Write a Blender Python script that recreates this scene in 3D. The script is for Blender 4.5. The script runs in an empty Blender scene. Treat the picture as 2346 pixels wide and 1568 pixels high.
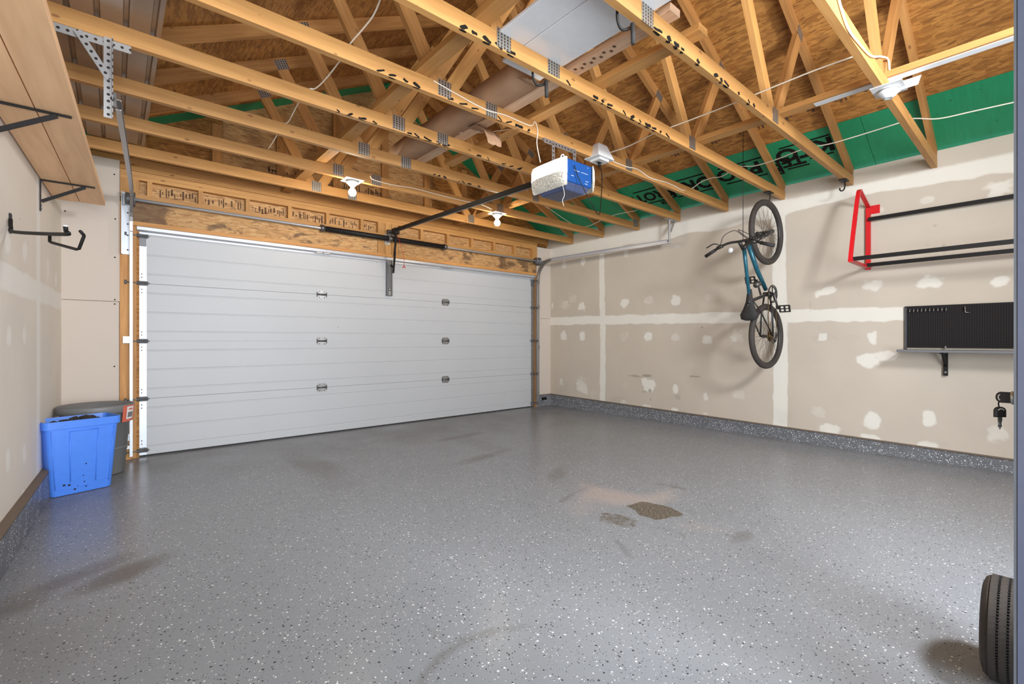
import bpy, math, random
import numpy as np
from mathutils import Vector, Matrix

random.seed(7)
rng = np.random.default_rng(11)
sc = bpy.context.scene
C = sc.collection
PI = math.pi

# ------------------------------------------------------------------ camera, world, light, exposure
FPX, CX, HY = 1062.0, 1173.0, 780.0          # focal length, centre column and horizon row of the photograph (2346 x 1568)
CAM_H = 1.065
YAW = math.radians(40.6)
SN, CS = math.sin(YAW), math.cos(YAW)
cd = bpy.data.cameras.new('camera'); cam = bpy.data.objects.new('camera', cd); C.objects.link(cam)
cam.location = (0, 0, CAM_H); cam.rotation_euler = (PI/2, 0, -YAW)
cd.sensor_fit = 'HORIZONTAL'; cd.sensor_width = 36; cd.lens = 36*FPX/2346
cd.shift_y = -4/2346; cd.clip_start = 0.02
sc.camera = cam

w = bpy.data.worlds.new('world'); sc.world = w; w.use_nodes = True
w.node_tree.nodes['Background'].inputs[0].default_value = (0.72, 0.85, 1.0, 1)
w.node_tree.nodes['Background'].inputs[1].default_value = 1.0

def area(name, loc, target, sx, sy, power, col):
    l = bpy.data.lights.new(name, 'AREA'); l.shape = 'RECTANGLE'; l.size = sx; l.size_y = sy
    l.energy = power; l.color = col
    o = bpy.data.objects.new(name, l); C.objects.link(o); o.location = loc
    o.rotation_euler = (Vector(target)-Vector(loc)).to_track_quat('-Z', 'Y').to_euler()
    return o
# ceiling work lamp, and a daylight fill added outside the unseen back opening
area('work_lamp_light', (2.3, -0.95, 2.45), (2.6, 3.0, 1.2), 0.65, 0.40, 110, (0.93, 0.96, 1.0))
area('daylight_fill', (0.35, -2.1, 1.35), (3.5, 2.7, 1.75), 2.6, 2.3, 360, (0.85, 0.925, 1.0))
BULB, OPENER = 240.0, 5.0                    # radiance of the lit bulbs / of the opener's lamp lens

vs = sc.view_settings
vs.view_transform = 'Standard'; vs.look = 'None'; vs.gamma = 1; vs.use_curve_mapping = False
vs.exposure = 0.20
sc.cycles.use_denoising = True
sc.cycles.max_bounces = 10; sc.cycles.diffuse_bounces = 6
sc.cycles.sample_clamp_indirect = 8

def at(px, py, X=None, Y=None, Z=None):
    """the point on the plane X=, Y= or Z= that lies in the direction of a pixel of the photograph"""
    a = (px-CX)/FPX; b = (HY-py)/FPX
    dx, dy = SN+CS*a, CS-SN*a
    if X is not None: t = X/dx
    elif Y is not None: t = Y/dy
    else: t = (Z-CAM_H)/b
    return Vector((dx*t, dy*t, CAM_H+b*t))

# ------------------------------------------------------------------ mesh builder
class MB:
    def __init__(s): s.v = []; s.f = []; s.uv = []; s.sm = []
    def add(s, verts, faces, uvs=None, smooth=False):
        b = len(s.v); s.v += [tuple(p) for p in verts]
        for i, f in enumerate(faces):
            s.f.append([b+k for k in f]); s.sm.append(smooth)
            s.uv.append(uvs[i] if uvs else None)
    def obox(s, c, ax, h, uo=None):
        c = Vector(c); ax = [Vector(a).normalized() for a in ax]
        if ax[0].cross(ax[1]).dot(ax[2]) < 0: ax[1], h = -ax[1], h
        vs_ = []
        for k in range(8):
            sx, sy, sz = (1 if k & 1 else -1), (1 if k & 2 else -1), (1 if k & 4 else -1)
            vs_.append(c+ax[0]*h[0]*sx+ax[1]*h[1]*sy+ax[2]*h[2]*sz)
        fs = [(0,2,3,1),(4,5,7,6),(0,1,5,4),(2,6,7,3),(0,4,6,2),(1,3,7,5)]
        if uo is None: uo = (random.random()*30, random.random()*30)
        uvs = []
        for fi, f in enumerate(fs):
            l = []
            for k in f:
                u = (1 if k & 1 else -1)*h[0]; v = (1 if k & 2 else -1)*h[1]; w_ = (1 if k & 4 else -1)*h[2]
                if fi < 2: l.append((u+uo[0], v+uo[1]))
                elif fi < 4: l.append((u+uo[0], w_+uo[1]+3.3))
                else: l.append((v*0.3+uo[0], w_+uo[1]+7.7))
            uvs.append(l)
        s.add(vs_, fs, uvs)
        return s
    def box(s, x0, x1, y0, y1, z0, z1, long='x'):
        c = ((x0+x1)/2, (y0+y1)/2, (z0+z1)/2); h = (abs(x1-x0)/2, abs(y1-y0)/2, abs(z1-z0)/2)
        X, Y, Z = (1,0,0), (0,1,0), (0,0,1)
        if long == 'x': return s.obox(c, (X,Y,Z), h)
        if long == 'y': return s.obox(c, (Y,X,Z), (h[1],h[0],h[2]))
        return s.obox(c, (Z,X,Y), (h[2],h[0],h[1]))
    def beam(s, p0, p1, wd, ht, up=(0,0,1)):
        p0, p1 = Vector(p0), Vector(p1); d = (p1-p0); L = d.length; d.normalize()
        side = d.cross(Vector(up)).normalized(); u = side.cross(d)
        return s.obox((p0+p1)/2, (d, side, u), (L/2, wd/2, ht/2))
    def tube(s, pts, r, n=8, cap=True, smooth=True, close=False):
        pts = [Vector(p) for p in pts]; m = len(pts)
        rs = r if isinstance(r, (list, tuple)) else [r]*m
        prev = None; vs_ = []
        for i, p in enumerate(pts):
            if close: d = pts[(i+1) % m]-pts[i-1]
            else: d = pts[min(i+1, m-1)]-pts[max(i-1, 0)]
            if d.length < 1e-9: d = Vector((0,0,1))
            d.normalize()
            if prev is None:
                a = Vector((0,0,1)) if abs(d.z) < 0.9 else Vector((1,0,0))
                e = d.cross(a).normalized()
            else:
                e = (prev-d*prev.dot(d)).normalized()
            prev = e; g = d.cross(e)
            for k in range(n):
                t = 2*PI*k/n; vs_.append(p+(e*math.cos(t)+g*math.sin(t))*rs[i])
        fs = []
        for i in range(m if close else m-1):
            j = (i+1) % m
            for k in range(n):
                k2 = (k+1) % n; fs.append((i*n+k, i*n+k2, j*n+k2, j*n+k))
        if cap and not close:
            fs.append(tuple(range(n))[::-1]); fs.append(tuple((m-1)*n+k for k in range(n)))
        s.add(vs_, fs, None, smooth)
        return s
    def lathe(s, prof, c, axis=(0,0,1), n=24, smooth=True, sx=1.0, sy=1.0, capped=True):
        """profile [(r, h)] turned about an axis through c; sx, sy stretch it into an oval"""
        c = Vector(c); ax = Vector(axis).normalized()
        a = Vector((1,0,0)) if abs(ax.x) < 0.9 else Vector((0,1,0))
        e = (a-ax*a.dot(ax)).normalized(); g = ax.cross(e); vs_ = []
        for r, h in prof:
            for k in range(n):
                t = 2*PI*k/n; vs_.append(c+ax*h+(e*math.cos(t)*sx+g*math.sin(t)*sy)*r)
        fs = []
        for i in range(len(prof)-1):
            for k in range(n):
                k2 = (k+1) % n; fs.append((i*n+k, i*n+k2, (i+1)*n+k2, (i+1)*n+k))
        if capped:
            if prof[0][0] > 1e-5: fs.append(tuple(range(n))[::-1])
            if prof[-1][0] > 1e-5: fs.append(tuple((len(prof)-1)*n+k for k in range(n)))
        s.add(vs_, fs, None, smooth)
        return s
    def torus(s, c, axis, R, r, n=48, m=12, squash=1.0):
        c = Vector(c); ax = Vector(axis).normalized()
        a = Vector((0,0,1)) if abs(ax.z) < 0.9 else Vector((1,0,0))
        e = (a-ax*a.dot(ax)).normalized(); g = ax.cross(e); vs_ = []; fs = []
        for i in range(n):
            t = 2*PI*i/n; d = e*math.cos(t)+g*math.sin(t)
            for k in range(m):
                q = 2*PI*k/m; vs_.append(c+d*(R+r*math.cos(q))+ax*(r*squash*math.sin(q)))
        for i in range(n):
            for k in range(m):
                fs.append((i*m+k, ((i+1) % n)*m+k, ((i+1) % n)*m+(k+1) % m, i*m+(k+1) % m))
        s.add(vs_, fs, None, True)
        return s
    def extrude(s, poly, d):
        """closed planar polygon (list of 3-D points) pushed along d"""
        n = len(poly); d = Vector(d); P = [Vector(p) for p in poly]
        vs_ = P+[p+d for p in P]
        nrm = Vector((0,0,0))
        for i in range(n): nrm += (P[i]).cross(P[(i+1) % n])
        flip = nrm.dot(d) > 0
        fs = [tuple(range(n))[::-1] if flip else tuple(range(n)), tuple(range(n, 2*n)) if flip else tuple(range(n, 2*n))[::-1]]
        for i in range(n):
            j = (i+1) % n
            fs.append((i, j, n+j, n+i) if flip else (j, i, n+i, n+j))
        s.add(vs_, fs)
        return s
    def build(s, name, m, parent=None, bevel=0):
        me = bpy.data.meshes.new(name); me.from_pydata(s.v, [], s.f)
        uvl = me.uv_layers.new(name='UVMap')
        i = 0; flat = []
        for f, u in zip(s.f, s.uv):
            if u: flat += [c for p in u for c in p]
            else:
                for k in f:
                    p = s.v[k]; flat += [p[0]+0.37*p[1], p[2]+0.61*p[1]]
        uvl.data.foreach_set('uv', flat)
        me.polygons.foreach_set('use_smooth', s.sm)
        me.materials.append(m); me.update()
        o = bpy.data.objects.new(name, me); C.objects.link(o)
        if parent is not None:
            o.parent = parent; o.matrix_parent_inverse = parent.matrix_world.inverted()
        if bevel:
            b = o.modifiers.new('bevel', 'BEVEL'); b.width = bevel; b.segments = 2; b.limit_method = 'ANGLE'
        return o

def empty(name, loc=(0,0,0)):
    o = bpy.data.objects.new(name, None); C.objects.link(o); o.location = loc; o.empty_display_size = 0.1
    o.matrix_world = Matrix.Translation(loc)
    return o
def tag(o, label, cat, group=None):
    o['label'] = label; o['category'] = cat
    if group: o['group'] = group
    return o
def thing(name, loc, label, cat, group=None): return tag(empty(name, loc), label, cat, group)
def structure(o): o['kind'] = 'structure'; return o

def bez(pts, n=8):
    """smooth curve through points (Catmull-Rom)"""
    P = [Vector(p) for p in pts]; P = [P[0]*2-P[1]]+P+[P[-1]*2-P[-2]]; out = []
    for i in range(1, len(P)-2):
        for k in range(n):
            t = k/n
            out.append(0.5*((2*P[i])+(P[i+1]-P[i-1])*t+(2*P[i-1]-5*P[i]+4*P[i+1]-P[i+2])*t*t+(3*P[i]-P[i-1]-3*P[i+1]+P[i+2])*t**3))
    out.append(P[-2]); return out

# ------------------------------------------------------------------ materials
class NT:
    def __init__(s, name, rough=0.6, metal=0.0, color=(0.5,0.5,0.5)):
        s.m = bpy.data.materials.new(name); s.m.use_nodes = True; s.t = s.m.node_tree
        s.b = s.t.nodes['Principled BSDF']
        s.b.inputs['Roughness'].default_value = rough; s.b.inputs['Metallic'].default_value = metal
        s.b.inputs['Base Color'].default_value = (*color, 1)
    def n(s, typ, props=None, **ins):
        nd = s.t.nodes.new(typ)
        for k, v in (props or {}).items(): setattr(nd, k, v)
        for k, v in ins.items():
            key = int(k[1:]) if k[0] == '_' else k.replace('_', ' ')
            s.set(nd.inputs[key], v)
        return nd
    def set(s, inp, v):
        if isinstance(v, bpy.types.NodeSocket): s.t.links.new(v, inp)
        elif isinstance(v, (tuple, list)) and len(v) == 3 and inp.type == 'RGBA': inp.default_value = (*v, 1)
        else: inp.default_value = v
    def math(s, op, a, b=0.0, clamp=False):
        return s.n('ShaderNodeMath', {'operation': op, 'use_clamp': clamp}, _0=a, _1=b).outputs[0]
    def mix(s, fac, a, b, mode='MIX'):
        nd = s.n('ShaderNodeMix', {'data_type': 'RGBA', 'blend_type': mode})
        s.set(nd.inputs[0], fac); s.set(nd.inputs[6], a); s.set(nd.inputs[7], b)
        return nd.outputs[2]
    def step(s, v, lo, hi):
        nd = s.n('ShaderNodeMapRange'); nd.interpolation_type = 'SMOOTHSTEP'
        s.set(nd.inputs[0], v); s.set(nd.inputs[1], lo); s.set(nd.inputs[2], hi)
        return nd.outputs[0]
    def coord(s, which='Object', scale=(1,1,1), rot=(0,0,0), loc=(0,0,0)):
        tc = s.n('ShaderNodeTexCoord')
        mp = s.n('ShaderNodeMapping', None, Vector=tc.outputs[which])
        mp.inputs['Scale'].default_value = scale; mp.inputs['Rotation'].default_value = rot; mp.inputs['Location'].default_value = loc
        return mp.outputs[0]
    def noise(s, vec, scale, detail=3, rough=0.55, dist=0.0):
        nd = s.n('ShaderNodeTexNoise', None, Vector=vec, Scale=scale, Detail=detail, Roughness=rough, Distortion=dist)
        return nd.outputs[0]
    def color(s, v): s.set(s.b.inputs['Base Color'], v)
    def bump(s, h, strength=0.3, dist=0.002):
        bn = s.n('ShaderNodeBump', None, Height=h, Strength=strength, Distance=dist)
        s.t.links.new(bn.outputs[0], s.b.inputs['Normal'])

def plain(name, color, rough=0.5, metal=0.0, var=0.06, scale=25, bump=0.0, spec=0.5):
    t = NT(name, rough, metal, color); t.b.inputs['Specular IOR Level'].default_value = spec
    nz = t.noise(t.coord(), scale, 4)
    dark = tuple(c*(1-var) for c in color); lite = tuple(min(1, c*(1+var)) for c in color)
    t.color(t.mix(nz, dark, lite))
    t.set(t.b.inputs['Roughness'], t.math('ADD', t.math('MULTIPLY', nz, 0.12), rough-0.06))
    if bump: t.bump(nz, bump)
    return t.m

def wood(name, base, dark, rough=0.62, knots=True, grain=1.0):
    t = NT(name, rough)
    uv = t.coord('UV')
    g = t.noise(t.coord('UV', (1.6, 26, 1)), 1.0*grain+0.6, 5, 0.6, 0.6)
    big = t.noise(t.coord('UV', (0.9, 5, 1)), 1.3, 3)
    col = t.mix(t.step(g, 0.32, 0.7), dark, base)
    lite = tuple(min(1, c*1.18) for c in base)
    col = t.mix(t.math('MULTIPLY', t.step(big, 0.45, 0.75), 0.6), col, lite)
    info = t.n('ShaderNodeObjectInfo')
    v = t.math('ADD', t.math('MULTIPLY', info.outputs['Random'], 0.26), 0.86)
    hsv = t.n('ShaderNodeHueSaturation', None, Value=v, Color=col)
    col = hsv.outputs[0]
    if knots:
        vo = t.n('ShaderNodeTexVoronoi', {'feature': 'F1', 'voronoi_dimensions': '2D'}, Vector=t.coord('UV', (0.8, 1.7, 1)), Scale=4.2)
        sep = t.n('ShaderNodeSeparateColor', None, Color=vo.outputs['Color'])
        rad = t.math('MULTIPLY', t.math('SUBTRACT', sep.outputs[0], 0.35), 0.085)
        k = t.math('LESS_THAN', t.math('SUBTRACT', vo.outputs['Distance'], rad), 0.0)
        k2 = t.step(t.math('SUBTRACT', vo.outputs['Distance'], rad), 0.03, -0.01)
        col = t.mix(t.math('MULTIPLY', k2, 0.75), col, (0.19, 0.07, 0.02))
    t.color(col); t.bump(g, 0.15, 0.001)
    return t.m

def osb(name, tan, mid, dark, rough=0.7, scale=1.0, green=False):
    t = NT(name, rough)
    base = None
    warp = t.n('ShaderNodeTexNoise', None, Vector=t.coord('UV', (1,1,1)), Scale=9.0, Detail=2.0)
    hs = []
    for i, (ang, sx, sy) in enumerate(((0.25, 15, 62), (1.15, 14, 55), (-0.65, 16, 70), (2.3, 13, 52))):
        c = t.coord('UV', (sx*scale, sy*scale, 1), (0, 0, ang), (i*3.1, i*1.7, 0))
        c2 = t.n('ShaderNodeVectorMath', {'operation': 'ADD'}, _0=c, _1=t.n('ShaderNodeVectorMath', {'operation': 'SCALE'}, _0=warp.outputs['Color'], Scale=1.2).outputs[0]).outputs[0]
        vo = t.n('ShaderNodeTexVoronoi', {'feature': 'F1'}, Vector=c2, Scale=1.0)
        sep = t.n('ShaderNodeSeparateColor', None, Color=vo.outputs['Color'])
        strand = t.mix(t.step(sep.outputs[0], 0.1, 0.9), mid, tan)
        strand = t.mix(t.math('MULTIPLY', t.step(sep.outputs[1], 0.86, 0.95), 0.55), strand, dark)
        if base is None: base = strand
        else: base = t.mix(t.math('GREATER_THAN', sep.outputs[2], 0.5+0.06*i), base, strand)
        hs.append(sep.outputs[2])
    fine = t.noise(t.coord('UV', (14*scale, 60*scale, 1), (0,0,0.5)), 1.5, 4)
    base = t.mix(t.math('MULTIPLY', t.step(fine, 0.35, 0.65), 0.35), base, mid)
    big = t.noise(t.coord('UV'), 1.1, 3)
    base = t.mix(t.math('MULTIPLY', t.step(big, 0.45, 0.75), 0.25), base, dark)
    t.color(base); t.bump(t.math('ADD', hs[1], hs[0]), 0.45, 0.0015)
    return t.m

M = {}
M['lumber'] = wood('lumber', (0.50, 0.255, 0.078), (0.42, 0.198, 0.055))
M['lumber_dark'] = wood('lumber_old', (0.48, 0.235, 0.072), (0.37, 0.165, 0.045))
M['jamb'] = wood('jamb_wood', (0.56, 0.275, 0.085), (0.43, 0.19, 0.05))
M['jamb_dark'] = wood('weathered_jamb', (0.30, 0.165, 0.07), (0.20, 0.10, 0.04))
M['pale_lumber'] = wood('pale_lumber', (0.60, 0.40, 0.26), (0.50, 0.30, 0.18))
M['shelf_wood'] = wood('shelf_plywood', (0.84, 0.54, 0.31), (0.74, 0.45, 0.245), grain=0.3, knots=False)
M['osb'] = osb('roof_osb', (0.46, 0.21, 0.046), (0.27, 0.106, 0.018), (0.10, 0.036, 0.008))
M['osb_header'] = osb('header_osb', (0.58, 0.35, 0.15), (0.42, 0.215, 0.075), (0.15, 0.065, 0.025), scale=1.2)
M['paper_edge'] = plain('white_strip', (0.74, 0.76, 0.77), 0.5)
M['black_ink'] = plain('black_ink', (0.014, 0.012, 0.010), 0.85, spec=0.1)
M['brown_ink'] = plain('faded_ink', (0.10, 0.045, 0.02), 0.8, var=0.3)
M['galv'] = plain('galvanised_steel', (0.40, 0.39, 0.38), 0.40, 0.85, 0.14, 14)
M['galv_white'] = plain('bright_zinc', (0.50, 0.51, 0.54), 0.38, 0.4, 0.10, 8)
M['dark_steel'] = plain('dark_steel', (0.13, 0.12, 0.115), 0.45, 0.7, 0.2)
M['grey_steel'] = plain('grey_steel', (0.15, 0.15, 0.155), 0.45, 0.4)
M['black'] = plain('black_paint', (0.012, 0.0105, 0.010), 0.5, spec=0.22)
M['black_rubber'] = plain('black_rubber', (0.022, 0.02, 0.019), 0.75, 0, 0.25)
M['tyre'] = plain('tyre_rubber', (0.045, 0.036, 0.03), 0.72, 0, 0.3)
M['white_plastic'] = plain('white_plastic', (0.64, 0.64, 0.635), 0.4)
M['porcelain'] = plain('porcelain', (0.66, 0.655, 0.64), 0.25)
M['cable'] = plain('cable_sheath', (0.80, 0.72, 0.60), 0.5)
M['melamine'] = plain('white_melamine', (0.62, 0.63, 0.65), 0.2)
M['red'] = plain('red_paint', (0.62, 0.012, 0.018), 0.35)
M['blue_plastic'] = plain('blue_plastic', (0.075, 0.235, 0.80), 0.42, var=0.08)
M['grey_plastic'] = plain('grey_plastic', (0.17, 0.168, 0.165), 0.5)
M['opener_blue'] = plain('opener_blue', (0.006, 0.065, 0.25), 0.4)
M['opener_base'] = plain('opener_base', (0.055, 0.07, 0.14), 0.35)
M['bike_blue'] = plain('bike_blue', (0.016, 0.105, 0.15), 0.3, 0.2, 0.6, 45)
M['bike_black'] = plain('bike_black', (0.025, 0.022, 0.02), 0.4)
M['chrome'] = plain('chrome', (0.45, 0.44, 0.42), 0.3, 0.9)
M['bronze'] = plain('dirty_gear', (0.12, 0.075, 0.03), 0.5, 0.7, 0.3)
M['locker'] = plain('locker_enamel', (0.045, 0.048, 0.075), 0.5)
M['locker_edge'] = plain('locker_edge', (0.075, 0.078, 0.088), 0.4, 0.2)
M['kraft'] = plain('kraft_paper', (0.36, 0.21, 0.12), 0.75, 0, 0.2, 9, 0.3)
M['brown_metal'] = plain('brown_metal', (0.31, 0.215, 0.145), 0.30, 0.3, 0.1)
M['label_red'] = plain('label_red', (0.62, 0.13, 0.08), 0.5)
M['label_white'] = plain('label_white', (0.75, 0.73, 0.70), 0.5)
M['glass_dark'] = plain('seal_rubber', (0.02, 0.02, 0.02), 0.7)
M['shelf_grey'] = plain('shelf_grey', (0.16, 0.16, 0.165), 0.35)
M['concrete_top'] = plain('sill_plate', (0.17, 0.125, 0.09), 0.8, 0, 0.2)
M['back_paint'] = plain('back_wall_paint', (0.62, 0.60, 0.57), 0.8)

def green_osb():
    t = NT('green_osb', 0.55)
    n1 = t.noise(t.coord('UV', (30, 3, 1)), 1.5, 4); n2 = t.noise(t.coord('UV'), 2.2, 3)
    col = t.mix(n1, (0.005, 0.19, 0.075), (0.012, 0.29, 0.125))
    col = t.mix(t.math('MULTIPLY', t.step(n2, 0.5, 0.8), 0.4), col, (0.006, 0.14, 0.06))
    vo = t.n('ShaderNodeTexVoronoi', None, Vector=t.coord('UV', (1,1,1)), Scale=9.0)
    col = t.mix(t.math('MULTIPLY', t.step(vo.outputs['Distance'], 0.10, 0.05), 0.6), col, (0.003, 0.06, 0.03))
    t.color(col); return t.m
M['green'] = green_osb()

def plate_mat():
    t = NT('nail_plate', 0.42, 0.75)
    tc = t.n('ShaderNodeTexCoord'); sep = t.n('ShaderNodeSeparateXYZ', None, Vector=tc.outputs['UV'])
    a = t.math('FRACT', t.math('MULTIPLY', sep.outputs[0], 48.0)); b = t.math('FRACT', t.math('MULTIPLY', sep.outputs[1], 62.0))
    slot = t.math('MULTIPLY', t.math('LESS_THAN', a, 0.42), t.math('LESS_THAN', b, 0.66))
    t.color(t.mix(slot, (0.42, 0.39, 0.35), (0.07, 0.05, 0.035))); return t.m
M['plate'] = plate_mat()

def punched():
    t = NT('punched_angle', 0.36, 0.8)
    tc = t.n('ShaderNodeTexCoord'); sep = t.n('ShaderNodeSeparateXYZ', None, Vector=tc.outputs['UV'])
    a = t.math('SUBTRACT', t.math('FRACT', t.math('MULTIPLY', sep.outputs[0], 30.0)), 0.5)
    b = t.math('SUBTRACT', t.math('FRACT', t.math('MULTIPLY', sep.outputs[1], 30.0)), 0.5)
    d = t.math('SQRT', t.math('ADD', t.math('MULTIPLY', a, a), t.math('MULTIPLY', b, b)))
    t.color(t.mix(t.math('LESS_THAN', d, 0.2), (0.42, 0.415, 0.41), (0.05, 0.04, 0.035))); return t.m
M['punched'] = punched()

def drywall(name, paper, mud):
    t = NT(name, 0.85)
    at_ = t.n('ShaderNodeVertexColor', {'layer_name': 'marks'})
    sep = t.n('ShaderNodeSeparateColor', None, Color=at_.outputs[0])
    nz = t.noise(t.coord(), 2.3, 4); fine = t.noise(t.coord(), 60, 3); mid = t.noise(t.coord(), 14, 4)
    pap = t.mix(nz, tuple(c*0.90 for c in paper), tuple(c*1.08 for c in paper))
    m = t.step(t.math('ADD', sep.outputs[0], t.math('MULTIPLY', t.math('SUBTRACT', mid, 0.5), 0.35)), 0.18, 0.95)
    col = t.mix(m, pap, mud)
    d = t.step(t.math('ADD', sep.outputs[1], t.math('MULTIPLY', t.math('SUBTRACT', fine, 0.5), 0.3)), 0.2, 0.9)
    col = t.mix(t.math('MULTIPLY', d, 0.55), col, (0.16, 0.13, 0.10))
    vo = t.n('ShaderNodeTexVoronoi', None, Vector=t.coord(), Scale=5.0)
    s2 = t.n('ShaderNodeSeparateColor', None, Color=vo.outputs['Color'])
    sp = t.math('MULTIPLY', t.math('LESS_THAN', vo.outputs['Distance'], 0.035), t.math('GREATER_THAN', s2.outputs[0], 0.55))
    col = t.mix(t.math('MULTIPLY', sp, 0.45), col, (0.13, 0.10, 0.08))
    t.color(col); t.bump(t.math('ADD', m, t.math('MULTIPLY', fine, 0.1)), 0.12, 0.002)
    return t.m
M['drywall'] = drywall('drywall', (0.565, 0.492, 0.405), (0.76, 0.72, 0.64))
M['drywall_left'] = drywall('drywall_left', (0.77, 0.705, 0.62), (0.85, 0.82, 0.77))
M['drywall_front'] = plain('bare_drywall', (0.60, 0.515, 0.44), 0.85, 0, 0.03, 5)

def flakes(t, base, dens_w, dens_b, scales, coord):
    col = base
    for i, s_ in enumerate(scales):
        vo = t.n('ShaderNodeTexVoronoi', {'feature': 'F1'}, Vector=coord, Scale=s_)
        if i: t.set(vo.inputs['Vector'], t.n('ShaderNodeVectorMath', {'operation': 'ADD'}, _0=coord, _1=(3.3*i, 1.7*i, 0.9*i)).outputs[0])
        sep = t.n('ShaderNodeSeparateColor', None, Color=vo.outputs['Color'])
        inside = t.math('LESS_THAN', vo.outputs['Distance'], t.math('ADD', t.math('MULTIPLY', sep.outputs[1], 0.22), 0.14))
        wmask = t.math('MULTIPLY', inside, t.math('GREATER_THAN', sep.outputs[0], 1-dens_w))
        bmask = t.math('MULTIPLY', inside, t.math('LESS_THAN', sep.outputs[0], dens_b))
        col = t.mix(wmask, col, (0.78, 0.78, 0.79)); col = t.mix(t.math('MULTIPLY', bmask, 0.9), col, (0.035, 0.035, 0.04))
    return col

def floor_mat():
    t = NT('epoxy_floor', 0.35)
    co = t.coord()
    at_ = t.n('ShaderNodeVertexColor', {'layer_name': 'marks'})
    sep = t.n('ShaderNodeSeparateColor', None, Color=at_.outputs[0])
    n1 = t.noise(co, 1.6, 5, 0.6); n2 = t.noise(co, 22, 3); n3 = t.noise(co, 160, 2)
    base = t.mix(n1, (0.243, 0.256, 0.275), (0.30, 0.315, 0.336))
    base = t.mix(t.math('MULTIPLY', t.step(n3, 0.35, 0.65), 0.25), base, (0.21, 0.215, 0.225))
    base = flakes(t, base, 0.11, 0.17, (80.0, 145.0), co)
    grime_shade = t.step(t.math('ADD', sep.outputs[2], t.math('MULTIPLY', t.math('SUBTRACT', n1, 0.5), 0.9)), 0.15, 1.1)
    base = t.mix(t.math('MULTIPLY', grime_shade, 0.78), base, (0.115, 0.098, 0.083))
    pink = t.step(t.math('ADD', sep.outputs[1], t.math('MULTIPLY', t.math('SUBTRACT', n2, 0.5), 0.4)), 0.1, 1.0)
    base = t.mix(t.math('MULTIPLY', pink, 0.55), base, (0.50, 0.40, 0.35))
    patch = t.step(t.math('ADD', sep.outputs[0], t.math('MULTIPLY', t.math('SUBTRACT', n2, 0.5), 0.35)), 0.40, 0.60)
    pc = t.mix(t.step(t.noise(co, 75, 4, 0.75), .38, .64), (0.06, 0.048, 0.034), (0.24, 0.20, 0.145))
    base = t.mix(t.math('MULTIPLY', patch, 0.92), base, pc)
    t.color(base)
    t.set(t.b.inputs['Roughness'], t.math('ADD', t.math('ADD', t.math('MULTIPLY', n1, 0.10), 0.20), t.math('MULTIPLY', patch, 0.4)))
    t.b.inputs['Specular IOR Level'].default_value = 0.13
    t.bump(t.math('ADD', t.math('MULTIPLY', n2, 0.6), t.math('MULTIPLY', n3, 0.25)), 0.05, 0.003)
    return t.m
M['floor'] = floor_mat()
def curb_mat():
    t = NT('flake_curb', 0.4)
    co = t.coord()
    t.color(flakes(t, t.mix(t.noise(co, 8, 3), (0.11, 0.115, 0.125), (0.17, 0.175, 0.19)), 0.30, 0.22, (75.0, 130.0), co)); return t.m
M['curb'] = curb_mat()
def door_mat():
    t = NT('white_door', 0.5)
    g = t.noise(t.coord('Object', (3, 1, 60)), 2.0, 4); n = t.noise(t.coord(), 1.2, 3)
    col = t.mix(n, (0.47, 0.475, 0.485), (0.51, 0.515, 0.522))
    vo = t.n('ShaderNodeTexVoronoi', None, Vector=t.coord('Object', (1, 1, 2.2)), Scale=1.9)
    s2 = t.n('ShaderNodeSeparateColor', None, Color=vo.outputs['Color'])
    sp = t.math('MULTIPLY', t.math('LESS_THAN', vo.outputs['Distance'], 0.022), t.math('GREATER_THAN', s2.outputs[0], 0.4))
    col = t.mix(t.math('MULTIPLY', sp, 0.6), col, (0.2, 0.19, 0.17))
    t.color(col); t.bump(g, 0.10, 0.001); return t.m
M['door'] = door_mat()
def header_stained():
    m = M['osb_header'].copy(); m.name = 'stained_header'
    t = NT.__new__(NT); t.m = m; t.t = m.node_tree; t.b = t.t.nodes['Principled BSDF']
    old = t.b.inputs['Base Color'].links[0].from_socket
    s1 = t.noise(t.coord('Object', (1, 1, 1.6)), 3.2, 5, 0.65, 0.8)
    xs = t.n('ShaderNodeSeparateXYZ', None, Vector=t.coord()).outputs[0]
    ends = t.math('ADD', t.math('MULTIPLY', t.step(xs, 0.62, 0.15), 1.7), t.step(xs, 3.6, 4.9))
    k = t.step(t.math('ADD', s1, t.math('MULTIPLY', ends, 0.14)), 0.56, 0.66)
    t.color(t.mix(t.math('MULTIPLY', k, 0.72), old, (0.065, 0.032, 0.018)))
    return m
M['header_stained'] = header_stained()
def peg_mat():
    t = NT('pegboard', 0.7); t.b.inputs['Specular IOR Level'].default_value = 0.15
    tc = t.coord('Object'); sep = t.n('ShaderNodeSeparateXYZ', None, Vector=tc)
    a = t.math('SUBTRACT', t.math('FRACT', t.math('MULTIPLY', sep.outputs[1], 66.0)), 0.5)
    b = t.math('SUBTRACT', t.math('FRACT', t.math('MULTIPLY', sep.outputs[2], 66.0)), 0.5)
    d = t.math('SQRT', t.math('ADD', t.math('MULTIPLY', a, a), t.math('MULTIPLY', b, b)))
    t.color(t.mix(t.math('LESS_THAN', d, 0.25), (0.014, 0.012, 0.012), (0.032, 0.028, 0.028))); return t.m
M['pegboard'] = peg_mat()
def emit(name, col, strength):
    t = NT(name); t.b.inputs['Emission Color'].default_value = (*col, 1); t.b.inputs['Emission Strength'].default_value = strength
    t.b.inputs['Base Color'].default_value = (0.9, 0.9, 0.9, 1)
    return t.m
M['bulb'] = emit('lit_bulb', (1.0, 0.86, 0.66), BULB)
M['lens'] = emit('lit_lens', (1.0, 0.93, 0.82), OPENER)

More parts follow.
